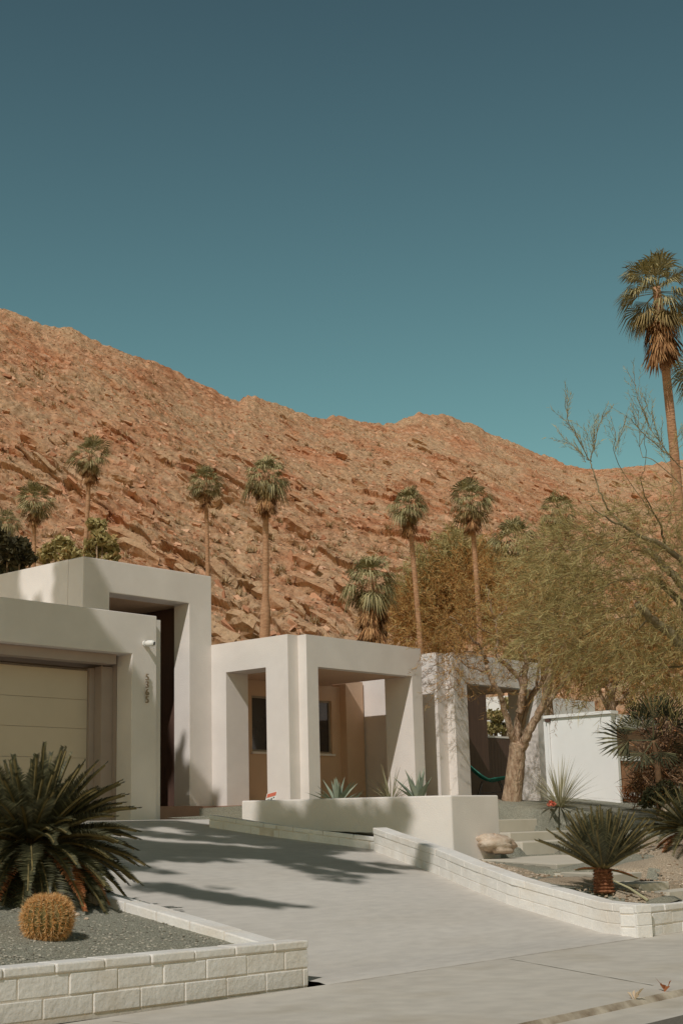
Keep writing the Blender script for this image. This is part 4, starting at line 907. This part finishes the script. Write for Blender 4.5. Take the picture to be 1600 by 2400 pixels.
# ------------------------------------------------------------------ trees outside the frame that throw the shadows
def shade(P_, dist, jit=.0): return np.array(P_)-SUN*dist
def shade_clump(mb, c, r, dens=1.0, s=.11, lon=1.0):
    r *= 1.22; n = int(dens*math.pi*r*r/(s*s*.9)*7.5)
    e1 = unit(np.array([-.275, 1, 0])); e2 = np.cross(SUN, e1)
    for k in range(n):
        rr = r*math.sqrt(random.random()); th = random.uniform(0, 6.283)
        p = c+e1*rr*math.cos(th)*lon+e2*rr*math.sin(th)+SUN*random.gauss(0, .5)
        a = rvec(); b = unit(np.cross(a, rvec())); q = s*random.uniform(.6, 1.3); mb.add([p-a*q, p+b*q*.55, p+a*q, p-b*q*.55], [(0, 1, 2, 3)])
def shade_tree(label, base, clumps, dist):
    t = thing('shade_tree', label, 'tree', base, 'shade trees left of the frame'); mb = MB(); mL = MB()
    cs = []
    for (P_, r, de, lon) in clumps:
        c = shade(P_, dist+random.uniform(-1, 1)); cs.append(c); shade_clump(mL, c, r, de, .10, lon)
    m = np.mean(cs, 0); top = np.array([base[0]*.5+m[0]*.5, base[1]*.5+m[1]*.5, base[2]*.35+m[2]*.65])
    limb(mb, [base, (np.array(base)+top)/2, top], .22, .12, 10, .02)
    obj('trunk', mb, BARK, t, smooth=True); obj('crown', mL, SHADEL, t)
    return t
dr = [(13.13, 15.3, 1.29, .26, 1, 1.6), (14.0, 15.25, 1.28, .24, 1, 1.8), (14.9, 14.55, 1.18, .22, 1, 1.5), (13.9, 14.85, 1.2, .13, .8, 2.2),
      (15.58, 14.8, 1.42, .22, 1, 1), (15.85, 14.5, 1.25, .22, 1, 1), (16.08, 14.22, 1.42, .24, 1, 1), (16.3, 14.05, 1.1, .30, 1, 1), (16.5, 13.75, 1.3, .22, 1, 1), (16.78, 13.42, 1.45, .17, .8, .8), (16.5, 13.9, .95, .25, 1, 1),
      (12.07, 13.94, 1.07, .22, 1, 1.6), (12.3, 13.4, .97, .24, 1, 1.6), (12.7, 13.1, .92, .30, 1, 1.5), (13.2, 12.84, .87, .27, 1, 1.5), (13.6, 12.4, .78, .24, 1, 1.5), (13.8, 12.1, .72, .15, .9, 2.), (13.2, 11.4, .6, .13, .9, 2.2), (13.95, 11.75, .67, .12, .8, 2.0), (14.5, 11.75, .66, .12, .9, 2.0), (12.3, 12.6, .83, .12, .8, 1.6),
      (14.75, 11.4, .75, .14, .9, 1.2), (14.1, 13.3, .95, .22, .9, 1.7), (14.9, 13.1, .95, .16, .8, 1.8), (14.6, 13.9, 1.08, .14, .8, 1.8),
      (10.1, 11.3, .59, .13, .8, 1.4), (10.4, 10.85, .50, .14, 1, 1.6), (10.65, 10.5, .43, .13, 1, 1.8), (11.0, 10.2, .38, .07, .8, 2.5), (10.9, 11.2, .57, .07, .6, 2)]
def on_drive(px_, py_):
    d = ray(px_, py_)
    for tq in np.linspace(8, 26, 3000):
        pp = EYE+d*tq
        if pp[2] < zd(pp[1]): return pp
    return pp
for (x, y, r, de, lon) in [(330, 1928, .22, 1, 1.4), (400, 1932, .22, 1, 1.5), (470, 1938, .24, 1, 1.5), (540, 1944, .22, 1, 1.5), (610, 1950, .24, 1, 1.5), (690, 1958, .24, 1, 1.4), (770, 1968, .26, 1, 1.4), (840, 1976, .24, 1, 1.2),
        (270, 1976, .28, 1, 1.4), (340, 1982, .3, 1, 1.4), (410, 1988, .32, 1, 1.4), (480, 1992, .34, 1, 1.4), (560, 1996, .34, 1, 1.4), (640, 2002, .32, 1, 1.4), (710, 2010, .3, 1, 1.3), (770, 2020, .26, 1, 1.3), (820, 2035, .2, 1, 1.5), (880, 2040, .13, 1, 2.0), (930, 2032, .11, 1, 2.0),
        (690, 2026, .16, 1, 1.6), (740, 2042, .14, 1, 1.8), (790, 2062, .12, 1, 2.2), (390, 2078, .16, 1, 1.5), (440, 2090, .18, 1, 1.6), (500, 2102, .18, 1, 1.6), (560, 2112, .17, 1, 1.6), (620, 2119, .12, 1, 1.8), (300, 1950, .2, 1, 1.4), (370, 1956, .2, 1, 1.4), (440, 1962, .22, 1, 1.3), (520, 1968, .22, 1, 1.3), (600, 1972, .24, 1, 1.3), (680, 1980, .24, 1, 1.3), (740, 1994, .24, 1, 1.2), (260, 1996, .2, 1, 1.4), (300, 2010, .2, 1, 1.4), (360, 2040, .12, .8, 2.0), (250, 2030, .16, 1, 1.8), (230, 1940, .24, 1, 1.4), (240, 1970, .26, 1, 1.4), (300, 2030, .16, 1, 1.6), (420, 2010, .2, 1, 1.5), (360, 2000, .22, 1, 1.4), (560, 1958, .2, 1, 1.4), (480, 1950, .2, 1, 1.4), (650, 1966, .22, 1, 1.4), (720, 1976, .22, 1, 1.3), (800, 1985, .26, 1, 1.3)]:
    pp = on_drive(x, y); dr.append((pp[0], pp[1], pp[2], r, de, lon))
shade_tree('tall shade tree outside the left of the frame beside the driveway', (2.0, 9.0, .3), [((a, b, c), r, de, lon) for a, b, c, r, de, lon in dr], 15.5)
cl = []
for k in range(60):       # the mass that shades the garage front: everything left of a slanting edge
    x = random.uniform(10.5, 15.2); z = random.uniform(1.4, 4.5)
    lim = 14.95-.62*max(z-3.0, 0)*1.75-.06*(3.4-z)*0
    if x < lim-.25: cl.append(((x, F0, z), .42, 1.0, 1))
for (x, z) in ((15.0, 1.7), (15.05, 2.2), (15.0, 2.7), (14.85, 3.05), (14.6, 3.5), (14.25, 3.95), (13.9, 4.35), (15.2, 1.5)): cl.append(((x-.50-.22*max(z-3, 0), F0, z), .24, 1.0, 1))
for (y, z, r) in ((19.25, 5.6, .22), (19.5, 5.4, .24), (19.25, 5.2, .2), (19.65, 5.75, .12), (21.3, 5.6, .4), (21.9, 5.4, .5), (21.0, 5.2, .2), (20.75, 5.1, .12), (20.3, 5.05, .12)): cl.append(((15.41, y, z), r, 1., 1))
for (x, z, r) in ((15.5, 5.6, .16), (15.62, 5.2, .2), (15.75, 4.8, .2)): cl.append(((x, 19.0, z), r, 1., 1))
for (y, z, r) in ((19.16, 2.75, .06), (19.3, 2.5, .09), (19.2, 2.2, .13), (19.35, 2.3, .08), (19.24, 1.85, .16)): cl.append(((17.88, y, z), r, 1., 1))
for (x, z, r) in ((18.1, 1.9, .16), (18.3, 1.75, .16), (18.0, 2.1, .1)): cl.append(((x, 19.0, z), r, 1., 1))
shade_tree('tall shade tree outside the left of the frame beside the garage', (-1.5, 13.5, .5), cl, 16.5)

# ------------------------------------------------------------------ sagos, cactus, agaves
def sago(label, base, R_, trunk_h, trunk_r, nf, npair, dead=0, lw=.010, e_hi=86, e_lo=5, curve=.9, dead_el=(-35, 0), mG=None, epow=.8, dlen=(.6, .8)):
    t = thing('sago_palm', label, 'sago palm', base, 'sago palms in the front beds')
    mb = MB(); b = np.array(base); n = 14; pts = [b+np.array([0, 0, -.05+(trunk_h+.05)*i/n]) for i in range(n+1)]
    rs = [trunk_r*(1.12 if i % 2 else .92)*(1.1-.15*i/n) for i in range(n+1)]; mb.tube(pts, rs, 14)
    for k in range(int(260)):       # shaggy leaf bases
        a = random.uniform(0, 6.283); z = random.random()*trunk_h; d = np.array([math.cos(a), math.sin(a), random.uniform(.3, 1.0)])
        p = b+np.array([math.cos(a)*trunk_r*.9, math.sin(a)*trunk_r*.9, z]); s = np.array([-math.sin(a), math.cos(a), 0])*trunk_r*.10
        mb.add([p-s, p+s, p+d*trunk_r*.38], [(0, 1, 2)])
    obj('trunk', mb, SAGOT, t)
    top = b+np.array([0, 0, trunk_h]); g = MB(); dd = MB(); st_ = MB()
    def frond(mbx_, az, el, L, cv, mbs):
        d0 = np.array([math.cos(az)*math.cos(el), math.sin(az)*math.cos(el), math.sin(el)]); out = np.array([math.cos(az), math.sin(az), 0]); o = top+out*trunk_r*.5
        N_ = npair; prev = o.copy(); d = d0.copy(); step = L/N_; path = [o]; ds = [d0]
        for i in range(N_):
            d = unit(d+np.array([0, 0, -1])*cv*step/L*(.25+1.5*i/N_)); prev = prev+d*step; path.append(prev); ds.append(d)
        mbs.tube(path[::max(1, N_//6)], [.010*R_+.004*(1-i/8) for i in range(len(path[::max(1, N_//6)]))], 4, cap=False)
        side = unit(np.cross(d0, [0, 0, 1.0]) if abs(d0[2]) < .98 else np.array([1., 0, 0]))
        for i in range(max(2, int(N_*.12)), N_+1):
            s = i/N_; ll = L*(.165 if npair > 50 else .15)*(math.sin(min(1, s*1.12)*math.pi*.86+.25))*random.uniform(.85, 1.1)+.01
            nr = np.cross(side, ds[i])
            for sg in (-1, 1):
                q = unit(side*sg*.80+ds[i]*.55+nr*.42+.06*rvec()); w = ds[i]*lw*R_
                a0 = path[i]; mid = a0+q*ll*.55; tp = a0+q*ll-np.array([0, 0, .10*ll])
                mbx_.add([a0-w, a0+w, mid+w*.8, tp, mid-w*.8], [(0, 1, 2, 3, 4)])
    for k in range(nf):
        s = (k+.5)/nf; az = k*2.39996+random.uniform(-.2, .2); el = rad(e_hi+(e_lo-e_hi)*s**epow+random.uniform(-5, 5))
        frond(g, az, el, R_*random.uniform(.85, 1.08)*(.86+.14*s), curve*(.35+.75*s), st_)
    for k in range(dead):
        az = k*2.39996+.4 if dead < 10 else math.atan2(-b[1], -b[0])+random.uniform(-1.5, 1.5); el = rad(random.uniform(*dead_el)); frond(dd, az, el, R_*random.uniform(*dlen), curve*1.1, st_)
    obj('fronds', g, mG or SAGOG, t); obj('frond_stems', st_, mat('frond_stem', [(.3, (.10, .08, .03)), (.7, (.22, .17, .07))], 9, .7), t)
    if dead: obj('dead_fronds', dd, SAGOD, t)
    return t
p = np.array([7.85, 10.35, 0]); p[2] = bz(p[0], p[1])-.02
sago('huge dark sago palm with orange dead lower fronds beside the driveway at left', p, .98, .46, .18, 190, 62, 9, .0075, 86, -42, .95, (-30, -4), dlen=(.84, 1.0))
p = at(1415, 2098, 15.3); p[2] = float(gz(p[0], p[1]))+.0
sago('sago palm on a short shaggy red trunk behind the right block wall', p+np.array([0, 0, .05]), .72, .20, .10, 84, 48, 4, .0085, 87, 24, .16, (-25, 5), epow=1.0, dlen=(.4, .55))
p = at(1625, 1992, 18.6); p[2] = float(gz(p[0], p[1]))
sago('sago palm cut by the right edge, behind the short trunked sago', p, .80, .22, .10, 60, 44, 8, .0095, 80, -5, .7, (-35, -8))

# fallen frond under the right sago
mb = MB(); a = at(1432, 2062, 15.3); b = at(1517, 2110, 15.0); mb.tube([a, (a+b)/2+np.array([0, 0, .02]), b], [.008, .011, .016], 6)
tag(obj('cut_frond_stem', mb, YUCCA), 'bare tan frond stem leaning off the right sago to the gravel', 'frond')

def barrel_cactus(label, base, r, h):
    t = thing('barrel_cactus', label, 'cactus', base, None); mb = MB(); nr = 22; nth = nr*6; nz_ = 20; b = np.array(base); v = []; sp = MB()
    def prof_(s, th):
        ph = math.pi*(.04+.93*s)-math.pi/2; rib = .5+.5*math.cos(th*nr); rr = r*(math.cos(ph)**.72)*(.88+.12*rib); zz_ = h*.5*(1+math.sin(ph)*1.0)
        if s > .93: zz_ -= (s-.93)*h*.5
        return b+np.array([rr*math.cos(th), rr*math.sin(th), zz_])
    for i in range(nz_+1):
        for j in range(nth): v.append(prof_(i/nz_, 2*math.pi*j/nth))
    f = [(i*nth+j, i*nth+(j+1) % nth, (i+1)*nth+(j+1) % nth, (i+1)*nth+j) for i in range(nz_) for j in range(nth)]+[tuple(nz_*nth+j for j in range(nth))]
    mb.add(v, f); obj('body', mb, CACT, t, smooth=True)
    for j in range(nr):
        for i in range(2, 25):
            s = i/25; th = 2*math.pi*j/nr; p = prof_(s, th); n_ = unit(p-(b+np.array([0, 0, h*.5])))
            for q in range(15 if s < .85 else 18):
                d = unit(n_*random.uniform(.25, 1.0)+.75*rvec()); L = r*random.uniform(.17, .32); w = unit(np.cross(d, rvec()))*r*.011
                sp.add([p-w, p+w, p+d*L], [(0, 1, 2)])
    for k in range(700):
        a_2 = random.uniform(0, 6.283); rr = r*.42*math.sqrt(random.random()); p = b+np.array([rr*math.cos(a_2), rr*math.sin(a_2), h*.955]); d = unit(np.array([math.cos(a_2)*.5, math.sin(a_2)*.5, random.uniform(.2, 1)])+.4*rvec())
        w = unit(np.cross(d, rvec()))*r*.012; sp.add([p-w, p+w, p+d*r*.18], [(0, 1, 2)])
    obj('spines', sp, SPINE, t)
q = np.array([6.97, 8.96]); d = ray(111, 2200)
cb = None
for tq in np.linspace(6, 14, 3000):
    pp = EYE+d*tq
    if pp[2] < bz(pp[0], pp[1])+.0: cb = pp; break
cb[2] = bz(cb[0], cb[1])-.012
Zc = float((cb-EYE)@fw)
barrel_cactus('round golden barrel cactus on grey gravel in front of the big sago', cb, 57*Zc/FPX, 98*Zc/FPX)
def stone(mb, c, r, sq=.7, rough=.25, sd=1):
    n, m = 26, 16; v = []
    for i in range(m+1):
        ph = math.pi*i/m-math.pi/2
        for j in range(n):
            th = 6.2832*j/n; k = 1+rough*(fbm(np.array(math.cos(th)*1.6+sd*7.1), np.array(math.sin(th)*1.6+math.sin(ph)*2+sd), 4, sd)-.5)*2.4; k = round(k*7)/7*.5+k*.5
            v.append((c[0]+r[0]*k*math.cos(ph)*math.cos(th), c[1]+r[1]*k*math.cos(ph)*math.sin(th), c[2]+r[2]*k*math.sin(ph)))
    mb.add(v, [(i*n+j, i*n+(j+1) % n, (i+1)*n+(j+1) % n, (i+1)*n+j) for i in range(m) for j in range(n)])
for (xx, yy, rr) in ((168, 2143, .035), (182, 2146, .022), (203, 2155, .018)):
    d = ray(xx, yy)
    for tq in np.linspace(6, 16, 4000):
        pp = EYE+d*tq
        if pp[2] < bz(pp[0], pp[1]): break
    mb = MB(); stone(mb, pp+np.array([0, 0, rr*.3]), (rr, rr, rr*.7), sd=int(xx)); tag(obj('stone', mb, ROCK, smooth=True), {168: 'largest pale stone beside the barrel cactus', 182: 'middle pale stone on the gravel right of the barrel cactus', 203: 'smallest pale stone, farthest right of the barrel cactus'}[xx], 'stone', 'stones by the cactus')
# boulder by the steps
c = at(1159, 1985, 21.6)
mb = MB(); stone(mb, c+np.array([0, 0, .05]), (.33, .30, .135), rough=.36, sd=5)
for i, v in enumerate(mb.v):
    x, y, z = v; s = HR[0]*(x-c[0])+HR[1]*(y-c[1]); mb.v[i] = (x, y, z+(-.16*s if s > 0 else -.06*s))
tag(obj('boulder', mb, ROCK, smooth=True), 'pale boulder with a brown broken face at the corner of the planter wall', 'boulder')
c = at(1580, 1908, 25); mb = MB(); stone(mb, c, (.28, .28, .20), rough=.2, sd=9); tag(obj('boulder', mb, ROCK, smooth=True), 'small round pale boulder at the right edge under the green shrub', 'boulder')

def rosette(name, label, cat, base, n, L, w, m, el=(25, 85), curve=.2, group=None, tipw=.0):
    t = MB(); b = np.array(base)
    for k in range(n):
        az = k*2.39996+random.uniform(-.3, .3); e = rad(random.uniform(*el)); l_ = L*random.uniform(.65, 1.1); d = np.array([math.cos(az)*math.cos(e), math.sin(az)*math.cos(e), math.sin(e)]); s = np.array([-math.sin(az), math.cos(az), 0])
        p = b+.03*np.array([math.cos(az), math.sin(az), 0]); segs = 6; v = []; dd_ = d.copy(); cur = p.copy(); up_ = np.cross(s, d); up_ = up_ if up_[2] > 0 else -up_
        for i in range(segs+1):
            q = i/segs; ww = w*(.55+.9*q if q < .45 else (1-q)*1.75)*.5; v += [cur-s*ww+up_*ww*.5, cur-up_*0, cur+s*ww+up_*ww*.5]
            dd_ = unit(dd_-np.array([0, 0, curve/segs])); cur = cur+dd_*l_/segs
        t.add(v, [f for i in range(segs) for f in ((3*i, 3*i+1, 3*i+4, 3*i+3), (3*i+1, 3*i+2, 3*i+5, 3*i+4))])
    return tag(obj(name, t, m), label, cat, group)
def on_planter(x, Z): q = at(x, 1868, Z); q[2] = 1.50; return q
rosette('agave', 'blue grey agave at the left end of the planter, in front of the window', 'agave', on_planter(790, 22.6), 24, .50, .085, AGAVE, (28, 88), .15, 'agaves in the planter')
rosette('agave', 'broad leaved blue grey agave at the right end of the planter', 'agave', on_planter(980, 22.0), 16, .52, .15, AGAVE, (40, 88), .1, 'agaves in the planter')
rosette('agave', 'thin sprawling agave pup between the window agave and the grass clump', 'agave', on_planter(822, 22.4), 12, .34, .03, AGAVE, (15, 70), .3, 'agaves in the planter')
rosette('grass_clump', 'straw coloured arching grass clump between the two planter agaves', 'grass clump', on_planter(915, 22.4), 80, .66, .016, YUCCA, (12, 84), .75)
p = at(1312, 1893, 27); p[2] = float(gz(p[0], p[1]))
rosette('grass_clump', 'pale spiky grass clump in gravel between ochre tree and neighbour wall', 'grass clump', p, 130, 1.0, .020, YUCCA, (8, 86), .45)
mb = MB(); c = at(1291, 1887, 26.6); c[2] = float(gz(c[0], c[1]))+.08
for k in range(26):
    d = rvec(); d[2] = abs(d[2]); q = c+d*.06; s = unit(np.cross(d, rvec()))*.03; mb.add([q-s, q+np.cross(s, d), q+s, q-np.cross(s, d)+d*.04], [(0, 1, 2, 3)])
tag(obj('red_flower', mb, REDP), 'small bright red flower head at the foot of the pale spiky grass', 'flower')

# ------------------------------------------------------------------ shrubs by the neighbour
p = at(1545, 1900, 27.5); p[2] = float(gz(p[0], p[1]))-.05
t = thing('fan_palm', 'low dark fan palm shrub at the right edge above the dry bush', 'palm tree', p)
mb = MB(); c = at(1530, 1735, 27.5); limb(mb, [p, at(1540, 1800, 27.5), c], .07, .05, 10); obj('trunk', mb, TWIG, t, smooth=True)
g = MB()
for (dx, dz, dy, L, ro) in ((-1, .05, -.1, 1.15, .9), (-.95, .35, .1, 1.0, .2), (-.5, .9, -.2, 1.05, .1), (0, 1, -.3, 1.05, 0), (.5, .8, -.2, 1.1, .3), (.9, .3, .1, 1.1, .2), (-.5, -.5, -.4, .9, .3), (.2, -.5, -.5, .8, 0), (.7, -.3, -.4, .95, .3), (-.2, .6, .6, .9, 0), (.35, .95, .2, 1.2, .4), (-.75, .6, .3, .9, .5), (.9, .7, -.3, 1.1, .3)):
    fan_leaf(g, c, HR*dx+np.array([0, 0, dz])+HF*dy, L, 22, .12, 1.35, .42, .8, ro)
obj('crown', g, mat('dark_fan', [(0, (.03, .032, .016)), (.6, (.07, .07, .035)), (1, (.16, .15, .075))], island=True, rough=.6), t)
def twig_bush(name, label, base, ells, m, ntw, leafm=None):
    mb = MB()
    for (x, y, Z, rx, ry_, dz) in ells:
        c = at(x, y, Z); sx = rx*Z/FPX; sy = ry_*Z/FPX
        for k in range(ntw):
            v = rvec()*random.random()**.5; q = c+HR*v[0]*sx+np.array([0, 0, 1])*v[1]*sy+HF*v[2]*dz
            d = unit(rvec()+np.array([0, 0, .3])); L = random.uniform(.18, .5); mid = q+d*L*.5+rvec()*.05; w = unit(np.cross(d, rvec()))*.008
            mb.add([q-w, q+w, mid+w*.8, q+d*L, mid-w*.8], [(0, 1, 2, 3, 4)])
    return tag(obj(name, mb, m), label, 'bush')
Zb = 28.5
DRYT = mat('dry_twigs', [(0, (.06, .03, .018)), (.45, (.20, .115, .065)), (.8, (.38, .25, .15)), (1, (.46, .20, .08))], island=True, rough=.9)
twig_bush('dry_bush', 'tangled dry brown bush below the dark fan palm at the right edge', None, [(1545, 1770, Zb, 55, 50, .7), (1580, 1820, Zb, 60, 60, .8), (1510, 1840, Zb, 40, 50, .6), (1545, 1700, Zb+.8, 50, 40, .5), (1600, 1740, Zb, 50, 60, .7)], DRYT, 520)
b = at(1540, 1900, 27); b[2] = float(gz(b[0], b[1]))
t = thing('green_shrub', 'small dark green shrub with orange flecks under the dry bush', 'shrub', b); mb = MB()
limb(mb, [b, at(1540, 1870, 27)], .04, .02, 6); obj('stem', mb, TWIG, t); mL = MB()
for (x, y, r) in ((1530, 1862, 26), (1560, 1850, 30), (1515, 1880, 20), (1555, 1885, 24), (1590, 1870, 30)): leaf_ball(mL, at(x, y, 27), r*27/FPX, 420, .035)
obj('foliage', mL, mat('shrub_leaf', [(0, (.03, .03, .015)), (.6, (.07, .075, .035)), (.93, (.14, .13, .06)), (1, (.42, .16, .04))], island=True), t)
mb = MB()
for k in range(160):
    x = random.uniform(1458, 1530); y = 1880-abs(random.gauss(0, 16)); q = at(x, y, 28.6); d = unit(rvec()+np.array([0, 0, .5])); w = unit(np.cross(d, rvec()))*.012; L = random.uniform(.1, .35); mb.add([q-w, q+w, q+d*L], [(0, 1, 2)])
tag(obj('dead_fern', mb, SAGOD), 'orange dead ferny growth at the foot of the lattice screen', 'plant')

# ------------------------------------------------------------------ green cord chair in the right portal
cx = at(1148, 1850, 28.6); cx[2] = 1.62
t = thing('lounge_chair', 'dark teal cord lounge chair standing in the shade of the right portal', 'chair', cx)
def chair_pt(u, v):
    """shell of the chair: u around, v 0 at the bottom of the bowl to 1 at the rim"""
    a = 2*math.pi*u; px_ = math.cos(a)*v; py_ = math.sin(a)*v
    back = px_*-1
    x = px_*.46-.10*v*v+ (0.05); z = .36+.05*v*v+(.40*max(back, 0)**1.3 if back > 0 else .06*(-back)) ; return cx+HR*(x)+HF*py_*.36+np.array([0, 0, z])
mb = MB()
rim = [chair_pt(k/36, 1) for k in range(37)]; mb.tube(rim, [.013]*37, 6, cap=False)
fr = obj('rim', mb, TEAL, t, smooth=True)
mb = MB(); ns = 36
vv = [chair_pt(k/ns, v) for v in (.05, .35, .65, .97) for k in range(ns)]
mb.add(vv, [(i*ns+k, i*ns+(k+1) % ns, (i+1)*ns+(k+1) % ns, (i+1)*ns+k) for i in range(3) for k in range(ns)])
for k in range(72): mb.tube([chair_pt(k/72, .12), chair_pt(k/72, .55), chair_pt(k/72, 1)], [.0075]*3, 4, cap=False)
for v in (.12, .3): mb.tube([chair_pt(k/30, v) for k in range(31)], [.006]*31, 4, cap=False)
obj('cord_seat', mb, TEAL, t, smooth=True)
for (x, y) in ((-.22, -.22), (.26, -.2), (-.22, .22), (.26, .2)):
    mb = MB(); mb.tube([cx+HR*x*.7+HF*y*.7+np.array([0, 0, .38]), cx+HR*x*1.25+HF*y*1.2], [.010, .010], 6); obj('leg', mb, BLACKM, t)
mb = MB(); mb.tube([cx+HR*-.25+HF*-.22+np.array([0, 0, .14]), cx+HR*.30+HF*-.21+np.array([0, 0, .16])], [.008, .008], 6); obj('leg_brace', mb, BLACKM, t)

# security sign on a stake
sp_ = at(634, 1880, 21.9); sp_[2] = 1.5
t = thing('yard_sign', 'small tilted white yard sign with a faded red top behind the planter wall', 'sign', sp_)
def sg(u, v, dep=0): 
    a = rad(-14); x = u*math.cos(a)-v*math.sin(a); z = u*math.sin(a)*-1+v*math.cos(a); return sp_+HR*x-HF*dep+np.array([0, 0, z+.10])
def sgbox(mb, u0, u1, v0, v1, d0, d1):
    v = [sg(u, v_, d) for d in (d0, d1) for v_ in (v0, v1) for u in (u0, u1)]
    mb.add(v, [(0, 2, 3, 1), (4, 5, 7, 6), (0, 1, 5, 4), (2, 6, 7, 3), (0, 4, 6, 2), (1, 3, 7, 5)])
mb = MB(); sgbox(mb, -.085, .085, -.08, .125, 0, .006); obj('panel', mb, WHITEP, t, recalc=True)
mb = MB(); sgbox(mb, -.075, .07, .055, .115, .0065, .009); obj('red_band', mb, REDP, t, recalc=True)
mb = MB(); sgbox(mb, .035, .055, .02, .038, .0065, .009); sgbox(mb, .0, .022, .0, .03, .0065, .009); sgbox(mb, -.06, -.01, -.005, .0, .0065, .009); sgbox(mb, -.06, -.012, .018, .024, .0065, .009); obj('printing', mb, BLACKM, t, recalc=True)
mb = MB(); mb.tube([sp_-np.array([0, 0, .1]), sg(0, -.05, -.01)], [.006, .006], 6); obj('stake', mb, BLACKM, t)

# leaf litter in the gutter
def litter(label, px_, py_, m, n, r):
    d = ray(px_, py_); p = EYE+d*(-.02-EYE[2])/d[2]; mb = MB()
    for k in range(n):
        a = random.uniform(0, 6.283); q = p+np.array([random.uniform(-.5, .5)*r*.8, random.uniform(-.3, .3)*r*.5, random.uniform(-.02, .02)]); l_ = r*random.uniform(.5, 1); dv = np.array([math.cos(a), math.sin(a), random.uniform(0, .5)]); s = np.array([-math.sin(a), math.cos(a), .1])*l_*.3; c_ = q+dv*l_*.5+np.array([0, 0, .03])
        mb.add([q, c_+s, q+dv*l_+np.array([0, 0, .02+.05*random.random()]), c_-s+np.array([0, 0, .02])], [(0, 1, 2), (0, 2, 3)])
    tag(obj('dead_leaf', mb, m), label, 'leaf litter')
litter('curled rust red dead leaf in the gutter', 1556, 2326, LEAFR, 5, .07)
litter('pale straw litter in the gutter left of the rust red leaf', 1485, 2344, LEAFP, 5, .06)
for o in bpy.data.objects:
    if '_base' in o: del o['_base']
